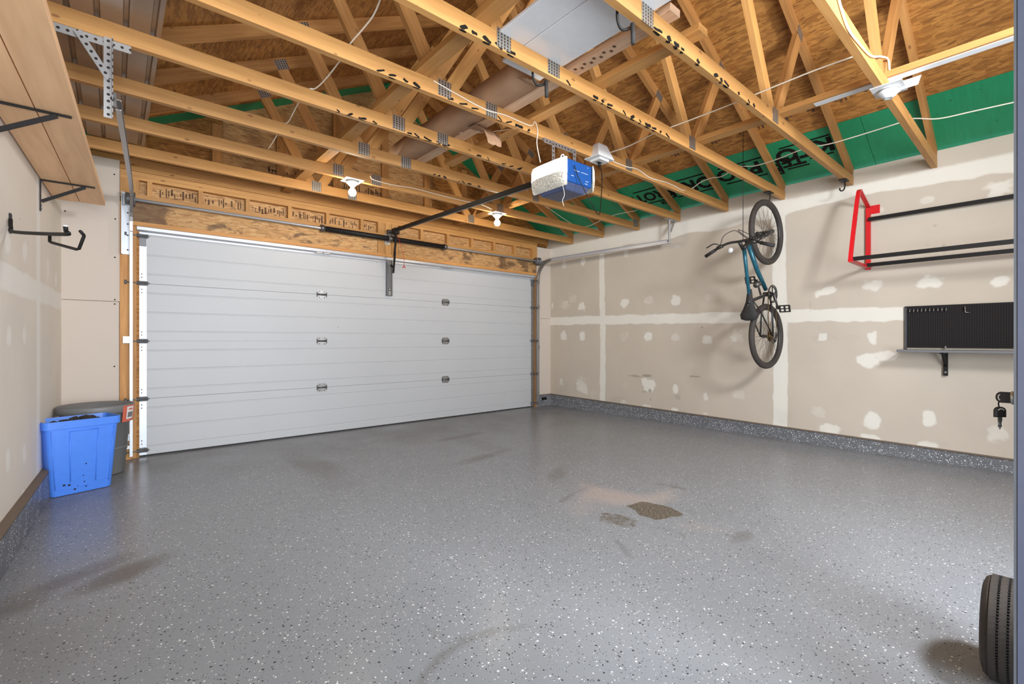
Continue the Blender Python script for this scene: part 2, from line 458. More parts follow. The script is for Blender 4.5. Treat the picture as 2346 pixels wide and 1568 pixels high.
# ------------------------------------------------------------------ numpy marks on gridded surfaces
def fbm(nu, nv, cells, seed, octaves=4):
    r = np.random.default_rng(seed); out = np.zeros((nu, nv)); amp = 1; tot = 0
    for o in range(octaves):
        cu, cv = cells[0]*2**o+2, cells[1]*2**o+2
        g = r.random((cu, cv)); u = np.linspace(0, cu-1.001, nu); v = np.linspace(0, cv-1.001, nv)
        iu, iv = u.astype(int), v.astype(int); fu, fv = (u-iu)[:, None], (v-iv)[None, :]
        fu, fv = fu*fu*(3-2*fu), fv*fv*(3-2*fv)
        out += amp*(g[iu][:, iv]*(1-fu)*(1-fv)+g[iu+1][:, iv]*fu*(1-fv)+g[iu][:, iv+1]*(1-fu)*fv+g[iu+1][:, iv+1]*fu*fv)
        tot += amp; amp *= 0.5
    return out/tot
def sst(x, a, b):
    t = np.clip((x-a)/(b-a), 0, 1); return t*t*(3-2*t)
def grid_object(name, P, marks, m):
    """P: (nu, nv, 3) points; marks: (nu, nv, 3)"""
    nu, nv = P.shape[:2]
    me = bpy.data.meshes.new(name)
    me.vertices.add(nu*nv); me.vertices.foreach_set('co', P.reshape(-1).astype(np.float32))
    i, j = np.meshgrid(np.arange(nu-1), np.arange(nv-1), indexing='ij')
    a = (i*nv+j).ravel(); q = np.stack([a, a+nv, a+nv+1, a+1], 1)
    nf = len(q); me.loops.add(nf*4); me.loops.foreach_set('vertex_index', q.ravel().astype(np.int32))
    me.polygons.add(nf); me.polygons.foreach_set('loop_start', np.arange(0, nf*4, 4, dtype=np.int32))
    me.update(calc_edges=True)
    ca = me.color_attributes.new('marks', 'FLOAT_COLOR', 'POINT')
    ca.data.foreach_set('color', np.concatenate([marks, np.ones((nu, nv, 1))], 2).reshape(-1).astype(np.float32))
    me.materials.append(m)
    o = bpy.data.objects.new(name, me); C.objects.link(o); structure(o)
    return o

XR, YF, ZC = 5.45, 5.385, 2.572              # right wall, front wall, underside of the trusses
YB = -1.15                                    # back wall
def xl(y): return -0.338-0.040*(YF-y)         # the left wall is a little out of square

# floor
gx = np.linspace(-0.75, XR+0.03, 250); gy = np.linspace(YB-0.4, 5.60, 270)
GX, GY = np.meshgrid(gx, gy, indexing='ij'); mk = np.zeros((*GX.shape, 3))
nf1 = fbm(*GX.shape, (8, 8), 1); nf2 = fbm(*GX.shape, (30, 30), 2, 3)
def blob(px, py, rx, ry, rot=0.0, Z=0.0, soft=0.35, nz=0.5):
    c = at(px, py, Z=Z); dx, dy = GX-c.x, GY-c.y
    u = (dx*math.cos(rot)+dy*math.sin(rot))/rx; v = (-dx*math.sin(rot)+dy*math.cos(rot))/ry
    d = np.sqrt(u*u+v*v)+(nf2-0.5)*nz
    return 1-sst(d, 1-soft, 1+soft)
def poly_blob(pts, soft=0.03, nz=0.05):
    P = [at(x, y, Z=0) for x, y in pts]; sd = np.full(GX.shape, 1e9); ins = np.zeros(GX.shape, bool)
    for k in range(len(P)):
        a, b = P[k], P[(k+1) % len(P)]; ex, ey = b.x-a.x, b.y-a.y
        t = np.clip(((GX-a.x)*ex+(GY-a.y)*ey)/(ex*ex+ey*ey), 0, 1)
        sd = np.minimum(sd, np.hypot(GX-a.x-t*ex, GY-a.y-t*ey))
        c = ((a.y > GY) != (b.y > GY)) & (GX < (b.x-a.x)*(GY-a.y)/(b.y-a.y+1e-9)+a.x); ins ^= c
    s = np.where(ins, -sd, sd)+(nf2-0.5)*nz
    return 1-sst(s, -soft, soft)
mk[..., 0] = np.maximum(poly_blob([(1425,1157),(1470,1152),(1515,1160),(1550,1178),(1530,1186),(1500,1190),(1460,1182),(1440,1170)], .025, .16),
                        0.52*poly_blob([(1370,1170),(1420,1173),(1465,1190),(1470,1212),(1430,1218),(1385,1205),(1360,1188)], .03, .16))
mk[..., 1] = np.clip(0.9*poly_blob([(1330,1105),(1400,1120),(1470,1135),(1540,1120),(1550,1145),(1490,1160),(1400,1160),(1345,1140)], 0.12)+
                     0.5*poly_blob([(1290,1160),(1340,1130),(1380,1170),(1320,1190)], 0.12)+0.45*poly_blob([(1600,1195),(1690,1215),(1600,1225),(1540,1200)], 0.12), 0, 1)
def scratch(pts, hw=.008):
    P = [at(x, y, Z=0) for x, y in pts]; sd = np.full(GX.shape, 1e9)
    for a, b in zip(P[:-1], P[1:]):
        ex, ey = b.x-a.x, b.y-a.y; t = np.clip(((GX-a.x)*ex+(GY-a.y)*ey)/(ex*ex+ey*ey), 0, 1)
        sd = np.minimum(sd, np.hypot(GX-a.x-t*ex, GY-a.y-t*ey))
    return 1-sst(sd, hw, hw+.03)
def ring_(px, py, r):
    c = at(px, py, Z=0); d = np.abs(np.hypot(GX-c.x, GY-c.y)-r)+(nf2-.5)*.03
    return (1-sst(d, .008, .04))*sst(GY-GX*.5-c.y+c.x*.5, -.05, .25)
g3 = np.maximum.reduce([1.0*blob(270,1320,0.24,0.10,0.5,soft=0.7), 0.8*blob(130,1340,0.30,0.11,0.5,soft=0.8), 0.8*blob(40,1390,0.16,0.12,0.5,soft=0.8),
                        0.9*blob(1060,1000,0.45,0.10,0.1,soft=0.8), 0.75*blob(930,1000,0.3,0.2,0,soft=0.8), 0.6*blob(1280,1085,0.25,0.08,0.6,soft=0.7),
                        0.5*blob(1545,1115,0.12,0.02,0.2), 0.5*blob(1580,1172,0.05,0.02,0), 0.6*blob(1100,1050,0.5,0.08,0.2,soft=0.8), 0.5*blob(1700,1230,0.12,0.05,0), 0.55*ring_(1215,1600,.34), 0.5*scratch([(1285,1150),(1315,1130),(1345,1118),(1390,1106)]), 0.6*scratch([(1510,1110),(1545,1115),(1565,1120)], .012), .5*scratch([(1500,1210),(1550,1216),(1570,1232)]), .5*scratch([(1412,1240),(1430,1258),(1441,1275)]), .35*scratch([(960,1430),(990,1445),(1010,1462)])])
door_dirt_shade = sst(GY, 2.9, 5.1)*(0.55+0.6*(nf1-0.3))  # brown dirt and dimmer light toward the door, both put into the colour
left_dark = sst(GX, 0.35, -0.35)*(0.45+0.5*(nf1-0.4))  # mottled, darker toward the left wall
edge_dark = sst(GX, XR-0.35, XR)*0.5  # darker along the right wall
mk[..., 2] = np.clip(np.maximum.reduce([g3, door_dirt_shade, left_dark, edge_dark]), 0, 1)
rut = (1-sst(np.abs(GX-1.25-0.04*np.sin(GY*2)), 0.05, 0.35))*sst(GY, 2.2, 4.2)*0.75
rut2 = (1-sst(np.abs(GX-2.8-0.04*np.sin(GY*2)), 0.05, 0.30))*sst(GY, 2.6, 4.4)*0.6
mk[..., 2] = np.maximum(mk[..., 2], np.clip((rut+rut2)*(0.4+nf1), 0, 1))
floor = grid_object('floor', np.stack([GX, GY, np.zeros_like(GX)], 2), mk, M['floor'])

# right wall
yy = np.linspace(YB, 5.47, 520); zz = np.linspace(0.0, 2.72, 215)
WY, WZ = np.meshgrid(yy, zz, indexing='ij'); mk = np.zeros((*WY.shape, 3))
n1 = fbm(*WY.shape, (14, 8), 3); n2 = fbm(*WY.shape, (60, 30), 4, 3); n3 = fbm(*WY.shape, (150, 75), 5, 2)
mud = np.zeros(WY.shape); dirt = np.zeros(WY.shape)
def wspot(px, py, w_, h_, a=1.0, rot=0.0, tgt='mud'):
    """a smear of mud centred on a pixel, w_ x h_ pixels, on the right wall"""
    global mud, dirt
    c = at(px, py, X=XR); l = at(px-w_/2, py, X=XR); r_ = at(px+w_/2, py, X=XR)
    ry = abs(l.y-r_.y)/2; rz = abs(at(px, py-h_/2, X=XR).z-at(px, py+h_/2, X=XR).z)/2
    u, v = (WY-c.y), (WZ-c.z)
    u, v = (u*math.cos(rot)+v*math.sin(rot))/ry, (-u*math.sin(rot)+v*math.cos(rot))/rz
    d = (np.abs(u)**2.6+np.abs(v)**2.6)**(1/2.6)+(n2-0.5)*0.9+(n3-.5)*.8
    k = a*(1-sst(d, 0.65, 1.3))
    if tgt == 'mud': mud = np.maximum(mud, k)
    else: dirt = np.maximum(dirt, k)
for (x, y, w_, h_, a) in [(295,685,70,70,.5),(350,645,50,50,.45),(418,697,48,60,.95),(727,677,46,52,.95),(897,655,60,55,.5),(1097,655,60,60,.9),(1325,630,50,45,.4),
        (282,905,40,60,.8),(418,913,40,62,.95),(720,912,60,70,.4),(890,915,50,62,.9),(1090,915,56,56,.5),(1318,935,60,60,.7),(1510,930,60,60,.6),(268,1235,24,60,.6),
        (420,1270,70,100,.65),(900,1260,75,85,.95),(1090,1297,40,56,.85),(1305,1345,30,60,.7),(290,405,30,70,.6),(427,380,30,50,.7),(735,320,36,50,.6),(1100,265,50,36,.4),
        (715,1385,50,30,.6),(885,1415,60,30,.7),(1085,1440,40,26,.8),(1305,1470,30,20,.7),(205,690,14,60,.7),(720,1255,60,90,.3),(500,1320,40,80,.35)]:
    wspot(1200+x/3.136, 480+y/3.136, w_/3.136*1.15, h_/3.136*1.1, a)
for (x, y, w_, h_, a) in [(820,300,165,60,.85),(1115,265,120,85,.7),(1475,245,165,75,.8),(1940,235,140,85,.95),(800,597,64,54,.95),(1115,605,62,90,.85),(250,600,90,100,.5),
        (55,610,60,50,.6),(775,1080,90,80,.45),(1120,1125,120,105,.9),(1480,1125,95,110,.9),(1910,1215,150,110,.6),(830,1185,170,70,.8),(1095,1245,150,50,.8),(1480,1300,130,55,.8),
        (255,965,85,60,.5),(45,980,30,60,.5),(1090,750,140,95,.95),(60,340,60,50,.35),(1200,720,160,60,.8)]:
    wspot(1600+x/2.8, 560+y/2.8, w_/2.8, h_/2.8, a)
for (x, y, w_, h_, a) in [(2290,435,75,40,.8),(2125,458,40,18,.6),(2010,485,30,16,.5),(2070,620,1,1,0)]: wspot(x, y, w_, h_, a)
def vtape(px, half, a, z0=0.0, z1=2.6, frame=0.03):
    global mud
    c = at(px, 720, X=XR).y
    d = np.abs(WY-c+0.01*np.sin(WZ*2))+(n2-0.5)*0.02
    m = a*(1-sst(d, half*0.8, half*1.1))*((WZ > z0) & (WZ < z1))*(0.75+0.5*n1)
    mud = np.maximum(mud, m)
vtape(1380, 0.055, 0.85); vtape(1786, 0.075, 0.95)
hz = 1.38-0.0165*(5.4-WY)                    # horizontal taped joint
d = np.abs(WZ-hz)+(n2-0.5)*0.03
mud = np.maximum(mud, 0.95*(1-sst(d, 0.055, 0.075))*(0.8+0.4*n1))
low = 2.40+0.10*(fbm(*WY.shape, (10, 2), 8, 3)-0.5)*2+0.02*(n2-.5)+0.03*sst(WY, 3.5, 0.5)
mud = np.maximum(mud, 0.95*sst(WZ, low-0.01, low+0.02)*sst(-WZ, -2.60, -2.54))
for (x, y, w_, h_, a) in [(1530,1040+0,22,4,.8),(1453,862,30,6,.7),(1482,861,22,7,.8),(1590,863,26,4,.7),(1489,896,6,6,.9),(1475,898,14,8,.5),(1552,910,18,14,.5),(1888,775,70,24,.35),
        (1950,775,60,20,.3),(2142,517,14,10,.6),(2163,566,10,22,.5),(2124,562,14,6,.5),(1857,690,4,60,.5),(1610,750,10,4,.7),(1615,750,8,4,.7),(1288,900,40,30,.3),(1490,915,4,8,.8),(1810,620,80,60,.22),(1940,905,40,14,.2)]:
    wspot(x, y, w_, h_, a, 0, 'dirt')
dirt = np.maximum(dirt, 0.45*sst(-WZ, -0.55, -0.17)*sst(n1, 0.5, 0.8))
mk[..., 0] = mud; mk[..., 1] = np.clip(dirt, 0, 1)
wall_right = grid_object('wall_right', np.stack([np.full_like(WY, XR), WY, WZ], 2), mk, M['drywall'])

# left wall (a little out of square)
yy = np.linspace(YB, 5.47, 420); zz = np.linspace(0.0, ZC-0.004, 180)
WY, WZ = np.meshgrid(yy, zz, indexing='ij'); mk = np.zeros((*WY.shape, 3))
n1 = fbm(*WY.shape, (14, 8), 13); n2 = fbm(*WY.shape, (60, 30), 14, 3)
mud = np.zeros(WY.shape)
def onleft(px, py):
    a = (px-CX)/FPX; dx, dy = SN+CS*a, CS-SN*a
    t = (-0.338-0.040*YF)/(dx-0.040*dy)
    return Vector((dx*t, dy*t, CAM_H+(HY-py)/FPX*t))
c = onleft(88, 700).y; d = np.abs(WY-c)+(n2-.5)*.02
mud = np.maximum(mud, 0.9*(1-sst(d, 0.06, 0.085))*(0.8+.4*n1))
d = np.abs(WZ-1.385)+(n2-.5)*.03; mud = np.maximum(mud, 0.85*(1-sst(d, 0.06, 0.085))*(.8+.4*n1))
for (x, y, w_, h_) in [(17,550,14,70),(58,575,12,60),(110,620,5,60),(128,640,5,40),(57,1035,12,55),(18,1060,10,55),(20,770,12,50),(56,770,10,50),(18,775,8,30),(53,1130,8,20),(20,1190,14,30),(130,560,5,40)]:
    p = onleft(x, y); q = onleft(x+w_/2, y); rz = abs(onleft(x, y-h_/2).z-p.z)
    dd = np.sqrt(((WY-p.y)/max(abs(q.y-p.y), .015))**2+((WZ-p.z)/rz)**2)+(n2-.5)*.8
    mud = np.maximum(mud, .75*(1-sst(dd, .6, 1.3)))
mk[..., 0] = mud; mk[..., 1] = 0.5*sst(n2, .74, .82)*sst(-WZ, -1.3, -.3)
wall_left = grid_object('wall_left', np.stack([xl(WY), WY, WZ], 2)[:, ::-1], mk[:, ::-1], M['drywall_left'])

# ------------------------------------------------------------------ curbs
b = MB()
def curb(path, h0, h1, th, nrm):
    """concrete curb with a sloped top running along a wall"""
    (xa, ya), (xb, yb) = path; nx, ny = nrm
    P = [(xa, ya, -.02), (xa+nx*th, ya+ny*th, -.02), (xa+nx*(th-.008), ya+ny*(th-.008), h0-.006), (xa, ya, h0)]
    Q = [(xb, yb, -.02), (xb+nx*th, yb+ny*th, -.02), (xb+nx*(th-.008), yb+ny*(th-.008), h1-.006), (xb, yb, h1)]
    m = MB(); m.add(P+Q, [(0,1,2,3),(7,6,5,4),(0,4,5,1),(1,5,6,2),(2,6,7,3),(3,7,4,0)]); return m
structure(curb(((XR, YB), (XR, YF)), 0.085, 0.175, 0.03, (-1, 0)).build('baseboard_right', M['curb']))
structure(curb(((xl(YB), YB), (xl(YF), YF)), 0.13, 0.19, 0.05, (1, 0)).build('baseboard_left', M['curb']))
structure(curb(((5.145, YF), (XR, YF)), 0.175, 0.175, 0.03, (0, -1)).build('baseboard_front', M['curb']))
# wooden sill strip between drywall and curb
structure(MB().obox(((XR-.004), (YB+YF)/2, 0.137), ((0,1,0.0138),(1,0,0),(0,-0.0138,1)), ((YF-YB)/2, .004, .006)).build('trim_1', M['concrete_top']))
d_ = Vector((xl(YF)-xl(YB), YF-YB, 0.06)).normalized()
structure(MB().beam((xl(YB)+.022, YB, .136), (xl(YF)+.022, YF, .196), .044, .010).build('trim_2', M['concrete_top']))
structure(MB().box(5.145, XR, YF-.010, YF, .175, .187).build('trim_3', M['concrete_top']))

# ------------------------------------------------------------------ front wall: drywall, jambs, header
YD = 5.42                                     # inner face of the overhead door
wf = structure(empty('wall_front', (2.5, YF, 0)))
MB().box(xl(YF)-.02, 0.030, YF, YF+.016, 0.0, 1.405).build('drywall_panel', M['drywall_front'], wf)
MB().box(xl(YF)-.02, 0.034, YF-.001, YF+.016, 1.409, 2.66).build('drywall_panel', M['drywall_front'], wf)
MB().box(5.140, XR+.02, YF, YF+.016, 0.0, 1.415).build('drywall_panel', M['drywall_front'], wf)
MB().box(5.137, XR+.02, YF-.001, YF+.016, 1.419, 2.565).build('drywall_panel', M['drywall_front'], wf)
for (px, py) in [(262,400),(149,484),(264,502),(263,687),(263,697),(262,840),(263,590)]:
    p = at(px, py, Y=YF-.001)
    MB().lathe([(.0001, 0), (.006, 0), (.006, .002), (.0001, .0025)], (p.x, YF-.0015, p.z), (0,-1,0), 8).build('screw_head', M['black'], wf)
MB().box(-.6, .17, YF+.0165, YF+.03, 0, 2.66).build('wall_light_block', M['osb'], wf); MB().box(5.09, XR+.1, YF+.125, YF+.135, 0, 2.66).build('wall_light_block', M['osb'], wf)  # hidden backing added to keep outside light out of the drywall joints
MB().box(0.034, 0.115, YF-.008, YF+.09, 0, 2.30, 'z').build('jamb_post', M['jamb'], wf)
MB().box(0.118, 0.150, YF+.006, YF+.12, 0, 2.11, 'z').build('jamb_post', M['lumber_dark'], wf)
MB().box(5.104, 5.136, YF+.004, YF+.12, 0, 2.36, 'z').build('jamb_post', M['jamb_dark'], wf)
# header: three plates, cripple blocks over recessed OSB, lower beam
for z0, z1, y0 in ((2.513, 2.549, 0.0), (2.551, 2.588, .004), (2.590, 2.628, -.003)):
    MB().box(0.036, 5.135, YF-.012+y0, YF+.1, z0, z1).build('top_plate', M['lumber'], wf)
MB().box(0.036, 5.135, YF-.012, YF+.09, 2.345, 2.383).build('header_plate', M['lumber'], wf)
MB().box(0.036, 5.135, YF+.052, YF+.068, 2.38, 2.52).build('header_board', M['osb_header'], wf)
MB().box(0.116, 2.44, YF-.010, YF+.05, 2.135, 2.346).build('header_beam', M['header_stained'], wf)
MB().box(2.72, 5.105, YF-.010, YF+.05, 2.135, 2.346).build('header_beam', M['header_stained'], wf)
MB().box(0.116, 5.136, YF-.016, YF+.09, 2.098, 2.136).build('header_plate', M['jamb'], wf)
for k, x in enumerate([0.634+.4035*i for i in range(11)]):
    if 2.4 < x < 2.8: continue
    MB().box(x-.019, x+.019, YF-.010, YF+.05, 2.383, 2.513, 'z').build('cripple_block', M['lumber'], wf)
MB().box(0.036, 0.165, YF-.010, YF+.05, 2.383, 2.513, 'z').build('cripple_block', M['lumber'], wf)
MB().box(0.225, 0.262, YF-.008, YF+.05, 2.383, 2.513, 'z').build('cripple_block', M['lumber'], wf)
for x0, x1 in ((2.445, 2.535), (2.54, 2.62), (2.625, 2.715)):
    MB().box(x0, x1, YF-.014, YF+.05, 2.135, 2.513, 'z').build('centre_stud', M['lumber'], wf)
MB().box(5.03, 5.135, YF-.013, YF+.05, 2.36, 2.513, 'z').build('cripple_block', M['lumber'], wf)
# printed stamps on the recessed boards
for x0, x1 in ((0.30, 0.60), (0.68, 1.00), (1.09, 1.40), (1.49, 1.80), (1.89, 2.20), (2.28, 2.42)):
    m = MB(); x = x0
    while x < x1:
        wv = random.uniform(.006, .018)
        if random.random() < .75:
            za, zb = random.uniform(2.40, 2.44), random.uniform(2.45, 2.495)
            m.obox((x, YF+.0515, (za+zb)/2), ((1,0,random.uniform(-.3,.3)),(0,1,0),(0,0,1)), (wv/2, .0006, (zb-za)/2))
        if random.random() < .5:
            m.obox((x+.01, YF+.0515, random.choice((2.41, 2.45, 2.49))), ((1,0,0),(0,1,0),(0,0,1)), (.014, .0006, .003))
        x += wv+random.uniform(.006, .02)
    m.build('print_stamp', M['brown_ink'], wf)['kind'] = 'stuff'

# gable above the header
wg = structure(empty('wall_gable', (2.5, 5.5, 2.66)))
APX, S = 2.53, 0.5
def zr(x): return 2.74+S*((XR-x) if x > APX else (x-(2*APX-XR)))
XLE = 2*APX-XR
xs_ = [XLE-.3, .83, 2.05, 3.27, 4.49, XR+.3]
for i in range(5):
    a, c_ = xs_[i]+.002, xs_[i+1]-.002
    poly = [(a, 5.47, 2.60), (c_, 5.47, 2.60), (c_, 5.47, zr(c_))]
    if a < APX < c_: poly.append((APX, 5.47, zr(APX)))
    poly.append((a, 5.47, zr(a)))
    m = MB(); m.extrude(poly, (0, .012, 0)); m.build('osb_panel', M['osb_header'] if i in (1, 2) else M['osb'], wg)
MB().box(XLE-.3, XR+.3, 5.484, 5.492, 2.6, 4.3).build('gable_light_block', M['black_rubber'], wg)  # unseen backing added so no sky leaks between the gable panels
MB().box(-.45, 5.44, 5.43, 5.468, 2.632, 2.721).build('gable_chord', M['lumber_dark'], wg)
for x in (0.18, 0.78, 1.37, 1.97, 2.57, 3.17, 3.77, 4.37, 4.97):
    MB().box(x-.044, x+.044, 5.432, 5.468, 2.722, max(2.76, zr(x)-.1), 'z').build('gable_stud', M['lumber_dark'], wg)
m = MB()
for k in range(46):
    x = 1.25+.03*k+random.uniform(-.004, .004)
    if k % 9 in (7, 8): continue
    m.box(x, x+random.uniform(.008, .02), 5.4685, 5.4695, 2.86+random.uniform(0,.02), 2.92+random.uniform(-.02,.02), 'z')
    if random.random() < .4: m.box(x, x+.026, 5.4685, 5.4695, 2.89, 2.90)
m.build('print_stamp', M['brown_ink'], wg)['kind'] = 'stuff'

# ------------------------------------------------------------------ roof sheathing
ce = structure(empty('ceiling', (APX, 2.2, 3.4)))
SL = math.hypot(1, S); TH = .0125
def roof_panel(side, s0, s1, y0, y1, m, name):
    """panel between slope distances s0..s1 (metres up from the wall line) on one side of the ridge"""
    sg = -1 if side > 0 else 1; x0 = XR if side > 0 else XLE
    dirv = Vector((sg/SL, 0, S/SL)); nrm = Vector((-sg*S/SL, 0, 1/SL))
    base = Vector((x0, 0, 2.74))+nrm*TH/2
    c = base+dirv*(s0+s1)/2+Vector((0, (y0+y1)/2, 0))
    MB().obox(c, ((0,1,0), dirv, nrm), ((y1-y0)/2-.0015, (s1-s0)/2-.0015, TH/2)).build(name, m, ce)
smax = (XR-APX)*SL
for side in (1, -1):
    rows = [(-0.35, 0.60), (0.60, 1.82), (1.82, 3.04), (3.04, smax)]
    for r, (s0, s1) in enumerate(rows):
        off = (0.0, 1.22)[r % 2]; y = YB-.2-off
        while y < 5.5:
            y0, y1 = max(y, YB-.2), min(y+2.44, 5.25)
            if y1-y0 > .05: roof_panel(side, s0, min(s1, smax), y0, y1, M['green'] if r == 0 else M['osb'], 'green_eave_panel' if r == 0 else 'osb_panel')
            y += 2.44
        roof_panel(side, s0, min(s1, smax), 5.25, 5.48, M['green'], 'green_rake_panel')

for side in (1, -1):                          # dark sheets added over the sheathing to stop sky light in the seams
    sg = -1 if side > 0 else 1; x0 = XR if side > 0 else XLE
    dirv = Vector((sg/SL, 0, S/SL)); nrm = Vector((-sg*S/SL, 0, 1/SL))
    MB().obox(Vector((x0, (YB+5.3)/2, 2.74))+nrm*(TH+.003)+dirv*(smax-.35)/2, ((0,1,0), dirv, nrm), ((5.5-YB)/2+.05, (smax+.35)/2+.01, .002)).build('roof_light_block', M['black_rubber'], ce)
# lettering on the green eave panels (reads from the camera towards the door, heads towards the wall)
def text_mesh(body, size, origin, right, up, m, parent, name='lettering', thick=.0006):
    cu = bpy.data.curves.new('t', 'FONT'); cu.body = body; cu.size = size; cu.extrude = thick; cu.offset = size*.034; cu.resolution_u = 3
    o = bpy.data.objects.new('t', cu); C.objects.link(o)
    dg = bpy.context.evaluated_depsgraph_get(); dg.update()
    me = bpy.data.meshes.new_from_object(o.evaluated_get(dg)); bpy.data.objects.remove(o); bpy.data.curves.remove(cu)
    r_, u_ = Vector(right).normalized(), Vector(up).normalized(); n_ = r_.cross(u_)
    me.transform(Matrix.Translation(origin) @ Matrix((r_, u_, n_)).transposed().to_4x4())
    me.materials.clear(); me.materials.append(m); me.name = name
    ob = bpy.data.objects.new(name, me); C.objects.link(ob); ob.parent = parent; ob.matrix_parent_inverse = parent.matrix_world.inverted()
    return ob
UPR = Vector((1/SL, 0, -S/SL)); NRR = Vector((-S/SL, 0, -1/SL))
def on_roof(s, y, off=.0012): return Vector((XR, y, 2.74))+Vector((-1/SL, 0, S/SL))*s+NRR*off
for word, y, s, size in (('PRO', 1.99, 0.42, .24), ('KTO', 1.33, 0.47, .24), ('TER', 1.60, 0.36, .19), ('R', 1.81, 0.26, .15), ('ORN', 2.50, 0.41, .25), ('PROTEK', 3.02, 0.40, .20), ('TER', 3.12, 0.20, .08)):
    text_mesh(word, size, on_roof(s, y), (0,1,0), UPR, M['black_ink'], ce)
m = MB()
for y0, y1, s in ((1.34, 1.56, .50), (1.60, 1.77, .50), (1.95, 2.40, .46), (2.5, 3.0, .46), (3.03, 3.5, .46), (1.36, 1.56, .27), (1.58, 1.78, .20), (1.97, 2.40, .21), (2.55, 3.0, .20), (3.0, 3.5, .22)):
    m.obox(on_roof(s, (y0+y1)/2), ((0,1,0), UPR, NRR), ((y1-y0)/2, .009, .0006))
m.build('print_bar', M['black_ink'], ce)['kind'] = 'stuff'
m = MB()
for i in range(70):                           # grade-stamp line along the sheathing seam
    y = 1.0+i*.035
    if i % 11 > 7: continue
    m.obox(on_roof(.86+.03*math.sin(i), y), ((0,1,0), UPR, NRR), (random.uniform(.006,.012), random.uniform(.012,.024), .0006))
m.build('print_stamp', M['brown_ink'], ce)['kind'] = 'stuff'

# ------------------------------------------------------------------ back wall (behind the camera): opening made tall for the added daylight fill
wb = structure(empty('wall_back', (2.4, YB, 0)))
MB().box(-.75, -.45, YB-.10, YB, 0, 2.7).build('wall_panel', M['back_paint'], wb)
MB().box(2.25, XR+.02, YB-.10, YB, 0, 2.7).build('wall_panel', M['back_paint'], wb)
MB().box(-.45, 2.25, YB-.10, YB, 2.5, 2.7).build('wall_panel', M['back_paint'], wb)
m = MB(); m.extrude([(XLE-.2, YB-.05, 2.7), (XR+.2, YB-.05, 2.7), (APX, YB-.05, zr(APX))], (0, .012, 0)); m.build('osb_panel', M['osb'], wb)

# ------------------------------------------------------------------ overhead door
DX0, DX1, SEC = 0.152, 5.10, 0.5285
dr = structure(empty('door_1', (2.62, YD, 0)))
for k in range(4):
    z0 = k*SEC+(.012 if k == 0 else .0006); z1 = (k+1)*SEC-.0006
    prof = [(YD+.045, z0), (YD+.003, z0), (YD, z0+.003)]
    for f in (1/6, 1/2, 5/6):
        zg = k*SEC+f*SEC
        prof += [(YD, zg-.008), (YD+.004, zg-.003), (YD+.004, zg+.003), (YD, zg+.008)]
    prof += [(YD, z1-.003), (YD+.003, z1), (YD+.045, z1)]
    m = MB(); m.extrude([(DX0, y, z) for y, z in prof], (DX1-DX0, 0, 0)); m.build('door_section', M['door'], dr)
    for (x0, x1, mm) in ((DX0-.002, 0.223, M['galv_white']), (5.045, DX1+.002, M['galv'])):
        MB().box(x0, x1, YD-.0035, YD+.02, z0+.002, z1-.002, 'z').build('end_stile', mm, dr)
MB().box(DX0, DX1, YD+.002, YD+.04, -.005, .014).build('seal_shadow_gap', M['glass_dark'], dr)  # dark rubber seal, also drawn as the shadow gap under the door
# strut across the top: hat-shaped channel
m = MB(); zt = 2.113
m.extrude([(DX0, y, z) for y, z in ((YD, zt), (YD-.010, zt), (YD-.045, zt-.018), (YD-.045, zt-.046), (YD-.010, zt-.060), (YD-.010, zt-.076), (YD-.004, zt-.076), (YD-.004, zt-.05), (YD, zt-.05))], (DX1-DX0, 0, 0))
m.build('strut', M['galv_white'], dr)
for x in (1.79, 3.44):
    m = MB(); m.box(x-.09, x+.09, YD-.052, YD-.046, zt-.066, zt-.054)
    for q in (-.08, 0, .08): m.lathe([(.008, 0), (.008, .008), (.001, .010)], (x+q, YD-.050, zt-.060), (0,-1,0), 8)
    m.build('strut_clip', M['galv'], dr)
    for k in (1, 2, 3):
        z = k*SEC; m = MB()
        for sgn in (-1, 1):
            m.box(x-.048, x+.048, YD-.005, YD, z+sgn*.012, z+sgn*.046)
            for q in (-.028, .028): m.lathe([(.007, 0), (.007, .006), (.001, .008)], (x+q, YD-.005, z+sgn*.032), (0,-1,0), 6)
        hg = m.build('hinge', M['galv'], dr); m = MB(); m.tube([(x-.052, YD-.012, z), (x+.052, YD-.012, z)], .009, 8)
        for q in (-.050, .050): m.box(x+q-.005, x+q+.005, YD-.018, YD, z-.026, z+.026)
        m.build('hinge_knuckle', M['dark_steel'], hg)
# end hinges with roller stems
for side in (0, 1):
    x = 0.187 if side == 0 else 5.072; sg = -1 if side == 0 else 1
    for z in (.06, SEC, 2*SEC, 3*SEC, 2.015):
        m = MB()
        m.box(x-.034, x+.034, YD-.012, YD-.004, z-.022, z+.022) if z != 2.015 else m.box(x-.034, x+.034, YD-.012, YD-.004, z-.09, z+.0)
        for dz in (-.012, .012): m.tube([(x-.045, YD-.020, z+dz), (x+.045, YD-.020, z+dz)], .006, 6)
        so = .12 if side == 0 else .07; m.tube([(x-sg*.055, YD-.026, z), (x+sg*so, YD-.046, z)], .0055, 6)
        m.lathe([(.004, 0), (.020, .001), (.020, .016), (.004, .017)], (x+sg*(so-.015), YD-.046, z), (sg,0,0), 12)
        m.build('roller_hinge', M['grey_steel'], dr)
        if 0 < z < 2.0:
            m = MB()
            for dz in (-.085, -.055, .055, .085): m.lathe([(.006, 0), (.005, .004), (.001, .005)], (x, YD-.0035, z+dz), (0,-1,0), 6)
            m.build('stile_screw', M['grey_steel'], dr)
